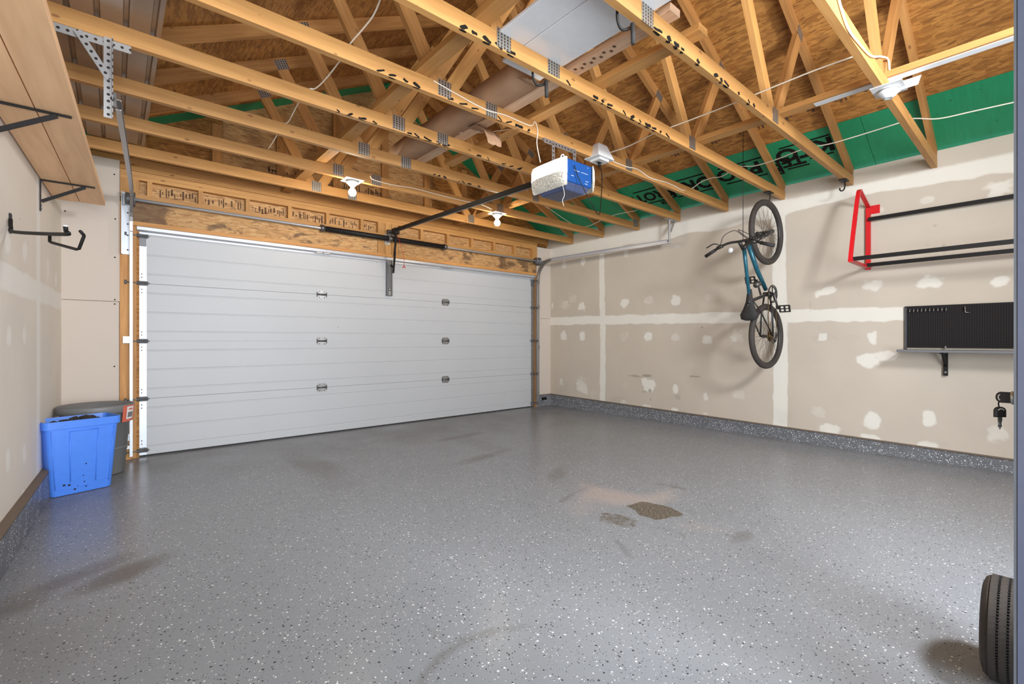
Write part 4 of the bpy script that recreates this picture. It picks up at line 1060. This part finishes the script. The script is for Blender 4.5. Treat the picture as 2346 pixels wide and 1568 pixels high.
# ------------------------------------------------------------------ truss hooks, cord
def j_hook(x, y, label, bottom=.10):
    t = thing('ceiling_hook', (x, y, ZC), label, 'hook', 'black hooks screwed under truss ends')
    MB().obox((x, y, ZC-.006), ((1,0,0),(0,1,0),(0,0,1)), (.055, .030, .005)).build('mount_plate', M['black'], t)
    MB().tube(bez([(x+.035, y, ZC-.010), (x+.033, y, ZC-.05), (x+.028, y+.006, ZC-.082), (x-.0, y+.018, ZC-bottom), (x-.035, y+.022, ZC-bottom+.004), (x-.05, y+.02, ZC-bottom+.016)]), .006, 8).build('hook_rod', M['black'], t)
j_hook(5.05, TY[2], 'black hook under a truss end holding the bicycle wheel', .105)
j_hook(5.20, TY[1], 'empty black J hook under a truss end above the red rack')
p0 = at(1692, 296, Z=ZC+.09)

# ------------------------------------------------------------------ bicycle
bk = thing('bicycle', (5.0, 1.88, 1.11), 'blue and black mountain bike hung nose up by its front wheel', 'bicycle')
BO = Vector((4.995, 1.88, 1.105)); BS = Vector((0,0,1)); BU = Vector((-.9970, .0767, 0)); BN = Vector((.0767, .9970, 0))
def B(s, u, n=0.0): return BO+BS*s+BU*u+BN*n
def wheel(s, u, name):
    c = B(s, u)
    MB().torus(c, BN, .302, .027, 56, 12).build(name+'_tyre', M['tyre'], bk)
    rim = MB().torus(c, BN, .274, .0105, 56, 8, 1.2).build(name+'_rim', M['bike_black'], bk)
    m = MB(); m.tube([c-BN*.045, c+BN*.045], .016, 10); m.tube([c-BN*.062, c+BN*.062], .007, 8); m.build('hub', M['dark_steel'], rim)
    m = MB()
    for k in range(28):
        t = 2*PI*k/28; t2 = t+(.5 if (k//2) % 2 else -.5)
        d1 = BS*math.cos(t)+BU*math.sin(t); d2 = BS*math.cos(t2)+BU*math.sin(t2)
        m.tube([c+d2*.018+BN*(.032 if k % 2 else -.032), c+d1*.268], .0014, 4, False)
    m.build('spokes', M['dark_steel'], rim)
wheel(0, 0, 'rear'); wheel(1.05, 0, 'front')
HT, HB = (.845, .445), (.905, .335)           # head tube top / bottom (s, u)
ST, BBK = (.335, .335), (.425, -.015)         # seat cluster, bottom bracket
fr = MB().tube([B(*HT), B(.72, .42), B(*ST)], [.019, .018, .015], 10)
fr.build('top_tube', M['bike_blue'], bk)
MB().tube([B(.875, .36), B(.66, .20), B(.47, .015)], [.023, .022, .020], 10).build('down_tube', M['bike_blue'], bk)
m = MB(); m.tube([B(*HT)+BS*-.012+BU*.02, B(*HB)], .022, 10); m.build('head_tube', M['bike_black'], bk)
m = MB(); m.tube([B(*BBK), B(*ST), B(.325, .37)], .016, 10); m.tube([B(*BBK)-BN*.036, B(*BBK)+BN*.036], .024, 10); m.build('seat_tube', M['bike_black'], bk)
m = MB()
for q in (-1, 1):
    m.tube([B(.40, -.01, q*.03), B(.2, -.005, q*.055), B(0, 0, q*.062)], .009, 8)
    m.tube([B(.345, .32, q*.02), B(.26, .25, q*.05), B(0, 0, q*.062)], .007, 8)
m.build('rear_stays', M['bike_black'], bk)
m = MB()
for q in (-1, 1):
    m.tube([B(.925, .30, q*.052), B(.985, .17, q*.056)], .0185, 10); m.tube([B(.985, .17, q*.056), B(1.05, 0, q*.056)], .021, 10)
m.tube([B(.925, .30, -.06), B(.925, .30, .06)], .018, 8); m.tube([B(*HB), B(.925, .30)], .017, 8); m.tube([B(.99, .16, -.05), B(1.02, .20, 0), B(.99, .16, .05)], .011, 8)
m.build('fork', M['bike_black'], bk)
m = MB(); m.tube([B(.835, .47), B(.885, .53)], .017, 8); m.build('stem', M['bike_black'], bk)
hb = [B(.80, .56, .31), B(.845, .575, .20), B(.885, .555, .10), B(.89, .535, 0), B(.885, .555, -.10), B(.845, .575, -.20), B(.80, .56, -.31)]
MB().tube(bez(hb, 5), .0125, 8).build('handlebar', M['bike_black'], bk)
for q in (1, -1):
    MB().tube([B(.795, .558, q*.325), B(.838, .573, q*.215)], .0165, 10).build('grip', M['black_rubber'], bk)
    m = MB(); m.tube([B(.85, .585, q*.185), B(.86, .60, q*.13)], .018, 8); m.tube(bez([B(.87, .60, q*.15), B(.885, .64, q*.19), B(.86, .635, q*.27)], 4), .006, 6); m.build('brake_lever', M['bike_black'], bk)
    m = MB(); m.tube(bez([B(.865, .60, q*.15), B(.94, .66, q*.08), B(.99, .58, q*.02), B(.97, .42, q*.03), B(.95, .33, q*.03)], 5), .003, 5); m.build('brake_cable', M['black'], bk)
MB().lathe([(.001, -.012), (.024, -.011), (.026, .0), (.022, .012), (.001, .014)], B(.815, .565, .07), BU, 14).build('bell', M['white_plastic'], bk)
# saddle
m = MB(); vs_ = []; fs = []; secs = [(.455, .012, .31), (.41, .024, .315), (.33, .036, .318), (.26, .062, .322), (.21, .086, .328), (.165, .080, .325), (.150, .035, .315)]
for s_, hw, u in secs:
    for k in range(10):
        t = 2*PI*k/10; vs_.append(B(s_, u+.025+.024*math.sin(t), hw*math.cos(t)))
for i in range(len(secs)-1):
    for k in range(10): fs.append((i*10+k, i*10+(k+1) % 10, (i+1)*10+(k+1) % 10, (i+1)*10+k))
fs += [tuple(range(10))[::-1], tuple((len(secs)-1)*10+k for k in range(10))]
m.add(vs_, fs, None, True); m.build('saddle', M['black_rubber'], bk)
m = MB(); m.tube([B(.325, .33), B(.29, .36)], .0135, 8); m.build('seat_post', M['chrome'], bk)
# drivetrain (right side)
c = B(*BBK)
m = MB(); m.torus(c-BN*.048, BN, .078, .006, 32, 6); m.torus(c-BN*.055, BN, .088, .004, 32, 6)
for k in range(5):
    t = 2*PI*k/5; m.tube([c-BN*.05, c-BN*.05+(BS*math.cos(t)+BU*math.sin(t))*.078], .006, 6)
m.build('chainring', M['bike_black'], bk)
m = MB(); m.tube([c-BN*.065, c-BN*.07+BS*-.15+BU*-.075], .010, 8); m.build('crank_arm', M['dark_steel'], bk); m = MB(); m.tube([c+BN*.065, c+BN*.07+BS*.15+BU*.075], .010, 8); m.build('crank_arm', M['dark_steel'], bk)
def pedal(o, q):
    m = MB(); e = BN*q
    m.tube([o, o+e*.10], .006, 6)
    for dd in (-.030, .030): m.obox(o+e*.055+BS*dd+BU*.3*dd, (BN, BS, BU), (.048, .006, .010))
    for dd in (.010, .055, .100): m.obox(o+e*dd, (BN, BS+BU*.3, BU), (.006, .034, .010))
    m.build('pedal', M['bike_black'], bk)
pedal(c-BN*.078+BS*-.15+BU*-.075, -1); pedal(c+BN*.078+BS*.15+BU*.075, 1)
m = MB()
for k, r in enumerate((.052, .046, .040, .034, .028)): m.lathe([(.012, -.001), (r, -.001), (r, .001), (.012, .001)], B(0, 0)-BN*(.030+.005*k), BN, 20)
m.build('cassette', M['bronze'], bk)
m = MB(); off = -BN*.048
ch = [B(*BBK)+BU*.086+off, B(.2, .068)+off, B(0, .048)+off, B(-.045, .02)+off, B(-.05, -.05)+off, B(.02, -.10)+off, B(.2, -.10)+off, B(*BBK)-BU*.086+off]
m.tube(ch, .004, 5); m.build('chain', M['bronze'], bk)
m = MB(); m.tube([B(-.02, -.02, -.07), B(-.05, -.05, -.06), B(.02, -.10, -.055)], .010, 6); m.lathe([(.003, -.004), (.022, -.004), (.022, .004), (.003, .004)], B(-.05, -.05)+off, BN, 12); m.lathe([(.003, -.004), (.022, -.004), (.022, .004), (.003, .004)], B(.02, -.10)+off, BN, 12); m.build('derailleur', M['dark_steel'], bk)
m = MB(); m.tube([B(.93, .28, .05), B(.965, .26, .05), B(.965, .26, -.05), B(.93, .28, -.05)], .008, 6); m.build('front_brake', M['dark_steel'], bk)
m = MB(); m.tube([B(.52, .16), B(.50, .22)], .028, 8); m.build('cage_clip', M['dark_steel'], bk)
pe = B(.875, .53, -.035)
o = MB().tube([(pe.x, pe.y, zr(pe.x)-.12), tuple(pe)], .0028, 6).build('hoist_cord', M['black']); tag(o, 'thin black cord dropping straight from the rafters to the bicycle handlebar', 'cord')

# ------------------------------------------------------------------ red storage rack on the right wall
rk = thing('tyre_rack', (5.3, .5, 1.75), 'red wall rack with black bars, empty, high on the right wall', 'rack')
def rack_end(y):
    fx0, zb, zt_ = 4.83, 1.755, 2.42
    MB().box(XR-.030, XR-.003, y-.018, y+.018, zb-.02, zt_-.10, 'z').build('wall_upright', M['red'], rk)
    MB().box(XR-.006, XR-.001, y-.085, y-.015, 2.26, 2.34).build('mount_tab', M['red'], rk)
    m = MB(); m.beam((fx0, y, zb), (XR-.01, y, zb), .034, .022); m.build('base_arm', M['red'], rk)
    pts = bez([(fx0, y, zb), (4.90, y, 1.95), (5.02, y, 2.25), (5.085, y, 2.385), (5.13, y, 2.425), (5.18, y, 2.41), (XR-.02, y, 2.33)], 5)
    m = MB()
    for a, b_ in zip(pts[:-1], pts[1:]): m.beam(a-(b_-a)*.08, b_+(b_-a)*.08, .030, .016, (0,1,0)) if False else m.obox((a+b_)/2, ((b_-a), (0,1,0), (b_-a).cross(Vector((0,1,0)))), ((b_-a).length/2*1.1, .016, .008))
    m.build('front_strut', M['red'], rk)
    m = MB(); m.beam((XR-.02, y-.03, zb+.02), (XR-.02, y+.0, zb+.02), .03, .03); m.build('bar_socket', M['red'], rk)
rack_end(1.14); rack_end(-.18)
for i, (x, z) in enumerate(((5.40, 2.205), (4.875, 1.772), (5.33, 1.765))):
    MB().box(x-.015, x+.015, -.20, 1.13, z-.016, z+.016, 'y').build('cross_bar', M['black'], rk)

# ------------------------------------------------------------------ pegboard with shelf
pb = thing('pegboard_shelf', (XR, .3, .98), 'black pegboard with grey shelf on the right wall below the red rack', 'shelf')
MB().box(XR-.022, XR-.006, -.42, .860, 1.0, 1.362).build('pegboard_panel', M['pegboard'], pb)
MB().box(XR-.026, XR-.004, .858, .872, .985, 1.368, 'z').build('edge_trim', M['locker_edge'], pb)
MB().box(XR-.026, XR-.004, -.42, .872, 1.362, 1.370).build('edge_trim', M['black'], pb)
MB().box(5.155, XR-.004, -.42, .885, .962, .984, 'y').build('shelf_board', M['shelf_grey'], pb, .004)
for y in (.60, -.2):
    m = MB(); m.box(XR-.034, XR-.004, y-.014, y+.014, .76, .962, 'z'); m.box(5.20, XR-.01, y-.012, y+.012, .950, .962, 'x'); m.beam((5.26, y, .952), (XR-.02, y, .835), .010, .018, (0,1,0)); m.build('bracket', M['black'], pb)
    m = MB()
    for z in (.79, 1.005): m.lathe([(.010, 0), (.010, .006), (.001, .010)], (XR-.036, y, z), (-1,0,0), 10)
    m.build('bracket_screw', M['galv'], pb)
hk = None
for k in range(11):
    y = .832-.0265*k if k < 10 else .478
    m = MB(); z = 1.345 if k < 10 else 1.35; x = XR-.022
    m.tube([(x, y, z), (x-.028, y, z-.002), (x-.036, y, z-.022), (x-.032, y, z-.030)], .0028, 5)
    if k == 10: m.tube([(x-.02, y, z), (x-.02, y, z-.05), (x-.02, y-.03, z-.055)], .003, 5)
    o = m.build('peg_hook', M['galv'])
    tag(o, 'single longer metal peg hook alone at the right of the pegboard' if k == 10 else 'small metal peg hook, '+('first','second','third','fourth','fifth','sixth','seventh','eighth','ninth','tenth','-')[k]+' from the left in the pegboard row', 'hook', None if k == 10 else 'peg hooks in a row')

# ------------------------------------------------------------------ locker, keys, wheel at the right edge
lk = thing('metal_locker', (1.5, -.2, 0), 'tall dark blue grey metal locker cut off by the right frame edge', 'locker')
LX, LY = 1.30, .0486
MB().box(LX, LX+.42, LY-.48, LY-.005, .03, 1.86, 'z').build('cabinet_body', M['locker'], lk)
MB().box(LX+.001, LX+.419, LY-.0042, LY, .04, 1.85, 'z').build('cabinet_door', M['locker_edge'], lk)
MB().box(LX+.01, LX+.41, LY-.47, LY-.02, 0, .03).build('plinth', M['black'], lk)
m = MB(); m.lathe([(.013, 0), (.013, .004), (.010, .006)], (LX+.035, LY, .952), (0,1,0), 16); m.build('cam_lock', M['chrome'], lk)
def key(name, o, d, up, label, blade=True):
    """black-headed key: head starts at o, points along d"""
    o, d, up = Vector(o), Vector(d).normalized(), Vector(up).normalized(); n_ = d.cross(up)
    t = thing(name, o, label, 'key', 'keys of the locker')
    m = MB(); pts = []
    for k in range(13):
        a = PI*(k/12)-PI/2; pts.append(o-d*(.010*math.cos(a)-.010)+up*.0135*math.sin(a))
    pts += [o+d*.026+up*.0135, o+d*.026-up*.0135]
    m.extrude([p-n_*.0025 for p in pts], n_*.005); m.build('key_head', M['black_rubber'], t)
    m = MB(); arcp = [o+d*(.011-.006*math.cos(a))+up*.008*math.sin(a)-n_*.0034 for a in [(-1.1+.22*k) for k in range(11)]]
    m.tube(arcp, .0012, 5); arcp2 = [p+n_*.0068 for p in arcp]; m.tube(arcp2, .0012, 5); m.build('ring_hole', M['label_white'], t)
    m = MB(); m.obox(o+d*.030, (d, up, n_), (.006, .005, .0012))
    for k in range(3): m.obox(o+d*(.036+.006*k), (d, up, n_), (.003, .004-.0006*(k % 2), .001))
    m.tube([o+d*.034, o+d*.056], .0016, 6); m.build('key_blade', M['chrome'], t)
    t.scale = (.80, .80, .80)
    return t
kx = LX+.035
key('key', (kx, LY+.026, .952), (0,-1,0), (0,0,1), 'black headed key pushed into the lock of the blue grey locker')
k2 = Vector((kx-.000, LY+.020, .933)); UPK = Vector((.759, -.651, 0))
key('key', k2, (0,0,-1), UPK, 'black headed key hanging below the key in the lock')
o = MB().tube(bez([(kx, LY+.020, .945), (kx+.003, LY+.022, .938), (kx, LY+.020, .929)], 4), .0013, 6).build('key_ring', M['black']); tag(o, 'thin black ring linking the hanging key to the key in the lock', 'key ring')

wh = thing('rubber_wheel', (2.12, .07, .155), 'black rubber wheel with ribbed tread on the floor at lower right', 'wheel')
wc = Vector((2.125, .075, .1565)); WA = Vector((0,1,0)); R0 = .156
m = MB()
prof = [(.085, -.066), (.125, -.072), (.143, -.066), (.150, -.056)]
for k in range(5):
    a = -.052+k*.022
    prof += [(R0, a), (R0, a+.016), (R0-.006, a+.0172), (R0-.006, a+.0208)]
prof += [(.150, .058), (.143, .066), (.125, .072), (.085, .066)]
m.lathe(prof, wc, WA, 56, capped=False, smooth=False)
m.build('tyre', M['tyre'], wh)
m = MB()
for k in range(110):
    t = 2*PI*k/110; d = Vector((math.cos(t), 0, math.sin(t)))
    for j in range(4):
        a = -.0345+.022*j+.003*(k % 2); m.obox(wc+d*(R0-.0025)+WA*(a), (d, WA, d.cross(WA)), (.0028, .0045, .0014))
m.build('tread_sipes', M['black_rubber'], wh)
MB().lathe([(.018, -.055), (.05, -.035), (.086, -.062), (.090, -.066), (.090, .066), (.086, .062), (.05, .035), (.018, .055)], wc, WA, 28).build('rim', M['label_white'], wh)
MB().tube([wc-WA*.07, wc+WA*.07], .012, 10).build('axle', M['dark_steel'], wh)

# ------------------------------------------------------------------ left: plank shelf, brackets, utility hook
sh = thing('plank_shelf', (-.2, 3.5, 2.13), 'long raw plank shelf of two boards high on the left wall', 'shelf')
SDX = Vector((.0400, 1, 0)).normalized()
def on_shelf(y, off, z): return Vector((xl(y)+off, y-.04*off, z))
for (o0, o1, mm) in ((.008, .150, 'shelf_wood'), (.154, .300, 'shelf_wood')):
    m = MB(); y0, y1 = .4, 4.91
    m.obox((on_shelf(y0, (o0+o1)/2, 2.152)+on_shelf(y1, (o0+o1)/2, 2.152))/2, (SDX, (1,-.04,0), (0,0,1)), ((y1-y0)/2, (o1-o0)/2, .019)); m.build('shelf_board', M[mm], sh, .002)
def sh_bracket(y):
    m = MB(); z = 2.132
    m.beam(on_shelf(y, .006, z), on_shelf(y, .006, z-.21), .022, .005, (1,0,0))
    m.beam(on_shelf(y, .006, z-.004), on_shelf(y, .275, z-.004), .022, .006)
    m.beam(on_shelf(y, .010, z-.145), on_shelf(y, .225, z-.010), .018, .018)
    m.build('shelf_bracket', M['black'], sh)
    m = MB()
    for dz in (.175, .195): m.lathe([(.006, 0), (.006, .004)], on_shelf(y, .009, z-dz), (1,0,0), 8)
    m.build('bracket_screw', M['chrome'], sh)
yb2 = onleft(90, 460).y; sh_bracket(yb2)
sh_bracket(3.06); sh_bracket(1.5)

uh = thing('utility_hook', (-.37, 3.9, 1.75), 'black two-armed steel utility hook on the left wall below the shelf', 'hook')
q0 = onleft(24, 530)
# upper wall bar with upturned ends and the lower drop hook
HYW = q0.y
def hk(px, py, dep):
    """point at a given distance in front of the left wall along the pixel ray"""
    a = (px-CX)/FPX; dx, dy = SN+CS*a, CS-SN*a
    t = (-0.338+dep-0.040*YF)/(dx-0.040*dy)
    return Vector((dx*t, dy*t, CAM_H+(HY-py)/FPX*t))
y1_ = HYW
A0 = Vector((xl(y1_)+.006, y1_, q0.z))
m = MB(); E = Vector((1, -.04, 0)).normalized()
arm = [hk(24, 503, .012), hk(25, 522, .02), hk(34, 532, .045), hk(148, 537, .27), hk(151, 530, .278), hk(150, 519, .278)]
m.tube(bez(arm, 4), .0085, 10); m.build('upper_arm', M['black'], uh)
arm2 = [hk(114, 540, .20), hk(114, 555, .20), hk(180, 573, .32), hk(193, 540, .34), hk(184, 530, .33)]
pts = []
for a, b_ in zip(arm2[:-1], arm2[1:]): pts += [a+(b_-a)*.08, a+(b_-a)*.92]
m = MB(); m.tube([arm2[0]]+pts[1:-1]+[arm2[-1]], .0065, 10); m.build('lower_arm', M['black'], uh)
m = MB(); p = hk(24, 512, .004); m.obox(p, ((1,0,0),(0,1,0),(0,0,1)), (.004, .018, .05)); m.build('wall_plate', M['black'], uh)
m = MB(); m.tube([arm[-1]+Vector((0,0,-.001)), arm[-1]+Vector((0,0,.004))], .0088, 10); m.build('white_cap', M['label_white'], uh)

# ------------------------------------------------------------------ bins
bb = thing('recycling_box', (-.16, 4.52, 0), 'bright blue plastic recycling box in the left corner', 'bin')
Afb, Bfb = Vector((-.322, 4.375, 0)), Vector((-.018, 4.470, 0))            # front foot corners
fx = (Bfb-Afb).normalized(); fy = Vector((-fx.y, fx.x, 0)); W0 = (Bfb-Afb).length; D0, Hb = .20, .515
def ringpts(x0, x1, y0, y1, z, r=.03, n=4):
    out = []
    for cx, cy, a0 in ((x1-r, y0+r, -PI/2), (x1-r, y1-r, 0), (x0+r, y1-r, PI/2), (x0+r, y0+r, PI)):
        for k in range(n+1):
            a = a0+PI/2*k/n; out.append(Afb+fx*(cx+r*math.cos(a))+fy*(cy+r*math.sin(a))+Vector((0,0,z)))
    return out
def loft(rings, m, capb=True, smooth=True):
    n = len(rings[0]); vs_ = [p for r_ in rings for p in r_]; fs = []
    for i in range(len(rings)-1):
        for k in range(n): fs.append((i*n+k, i*n+(k+1) % n, (i+1)*n+(k+1) % n, (i+1)*n+k))
    if capb: fs.append(tuple(range(n))[::-1])
    m.add(vs_, fs, None, smooth); return m
tp = .034
rings = [ringpts(0, W0, 0, D0, .004), ringpts(-.004, W0+.004, -.004, D0+.004, .012), ringpts(-tp, W0+tp, -tp*.8, D0+tp*.8, Hb-.055), ringpts(-tp-.012, W0+tp+.012, -tp*.8-.010, D0+tp*.8+.010, Hb-.052),
         ringpts(-tp-.014, W0+tp+.014, -tp*.8-.012, D0+tp*.8+.012, Hb), ringpts(-tp-.006, W0+tp+.006, -tp*.8-.005, D0+tp*.8+.005, Hb), ringpts(-tp+.004, W0+tp-.004, -tp*.8+.004, D0+tp*.8-.004, Hb-.05),
         ringpts(.012, W0-.012, .012, D0-.012, .03)]
m = loft(rings, MB()); n = len(rings[0]); m.f.append([(len(rings)-1)*n+k for k in range(n)]); m.sm.append(False); m.uv.append(None)
o = m.build('box_body', M['blue_plastic'], bb); es = o.modifiers.new('es', 'EDGE_SPLIT'); es.split_angle = math.radians(40)
def on_front(u, z, off=.004):
    """point on the sloping front face: u across (0..1), height z"""
    f = z/(Hb-.055); x0 = -tp*f; x1 = W0+tp*f; off += .002
    return Afb+fx*(x0+(x1-x0)*u)+fy*(-tp*.8*f-off)+Vector((0,0,z))
m = MB()
for u in (.30, .705): m.tube([on_front(u, .07 if u > .5 else .09, .001), on_front(u-.02*(u-.5), .44, .001)], .0035, 6)
m.tube([on_front(.30, .44, .001), on_front(.70, .44, .001)], .003, 6); m.tube([on_front(.705, .07, .001), on_front(.93, .07, .001)], .003, 6)
for u in (.06, .93): m.tube([on_front(u, .05, .001), on_front(u, .45, .001)], .003, 6)
m.tube([on_front(.06, .05, .001), on_front(.6, .045, .001)], .0025, 6)
m.build('moulded_rib', M['blue_plastic'], bb)
m = MB()
for (u, z) in ((.37, .035), (.42, .055), (.55, .04), (.52, .075), (.2, .075), (.28, .07), (.5, .12), (.36, .03), (.54, .20)):
    p = on_front(u, z, .001); r = random.uniform(.003, .007); m.obox(p, (fx, -fy, (0,0,1)), (r, .001, r*.8))
m.build('dirt_speck', M['black'], bb)['kind'] = 'stuff'
# rubbish in the box
m = MB(); r2 = random.Random(5)
base = Afb+fx*W0*.55+fy*D0*.5
nu, nv = 18, 10; vs_ = []; fs = []
for i in range(nu):
    for j in range(nv):
        u, v = i/(nu-1), j/(nv-1)
        e = min(u, 1-u, v, 1-v); z = .462+.045*math.sin(3.1*u)*math.sin(3.1*v)+r2.uniform(-.022, .028)*(1 if e > .05 else .2)
        vs_.append(Afb+fx*(-.012+(W0+.024)*u)+fy*(-.010+(D0+.02)*v)+Vector((0,0,z)))
for i in range(nu-1):
    for j in range(nv-1): fs.append((i*nv+j, (i+1)*nv+j, (i+1)*nv+j+1, i*nv+j+1))
m.add(vs_, fs)
o = m.build('rubbish_bag', M['black_rubber']); tag(o, 'crumpled black rubbish filling the blue recycling box', 'rubbish')
gb = thing('round_bin', (-.115, 4.92, 0), 'grey oval plastic bin behind the blue recycling box', 'bin')
gc = Vector((-.110, 4.945, 0))
m = MB(); m.lathe([(.165, .004), (.172, .012), (.212, .49), (.230, .495), (.234, .50), (.236, .545), (.230, .556), (.222, .552), (.205, .48), (.165, .03), (.0001, .028)], gc, (0,0,1), 40, sx=1.0, sy=.96, capped=True); m.build('bin_body', M['grey_plastic'], gb)
m = MB(); ring_ = [(gc.x+.2*math.cos(a)*(.98), gc.y+.19*math.sin(a), .20) for a in [2*PI*k/40 for k in range(40)]]
m.lathe([(.190, .205), (.196, .208), (.196, .214), (.191, .217)], gc, (0,0,1), 40, sy=.96, capped=False); m.build('bin_band', M['grey_plastic'], gb)
def arc_patch(m, a0, a1, z0, z1, r0, r1, off=.002, n=8):
    vs_ = []; fs = []
    for k in range(n+1):
        a = a0+(a1-a0)*k/n
        for z, r in ((z0, r0), (z1, r1)): vs_.append((gc.x+(r+off)*math.cos(a), gc.y+(r+off)*math.sin(a)*.96, z))
    for k in range(n): fs.append((2*k, 2*k+2, 2*k+3, 2*k+1))
    m.add(vs_, fs); return m
aL = math.radians(-46)
arc_patch(MB(), aL-.02, aL+.62, .415, .545, .224, .237).build('bin_label', M['label_red'], gb)
arc_patch(MB(), aL+.12, aL+.46, .435, .535, .227, .237, .0035).build('label_print', M['label_white'], gb)
arc_patch(MB(), aL+.17, aL+.41, .450, .490, .229, .233, .005).build('label_print', M['grey_plastic'], gb)
arc_patch(MB(), aL+.19, aL+.39, .508, .520, .234, .236, .005).build('label_print', M['label_red'], gb)
# low black latch on the front curb by the right track
p = at(1246, 914, Y=YF-.03)
o = MB().box(p.x-.05, p.x+.05, YF-.045, YF-.031, .10, .145).build('curb_bracket', M['black'], None, .003); tag(o, 'small black bracket on the speckled curb beside the right door track', 'bracket')
# stack of sensors by the left track foot
ps = thing('photo_eye', (.10, 5.33, .12), 'small black safety sensor at the foot of the left door track', 'sensor')
MB().box(.055, .085, 5.29, 5.35, .12, .20).build('sensor_body', M['black'], ps, .004)
MB().box(.06, .10, 5.33, 5.362, .10, .13).build('sensor_bracket', M['galv'], ps)
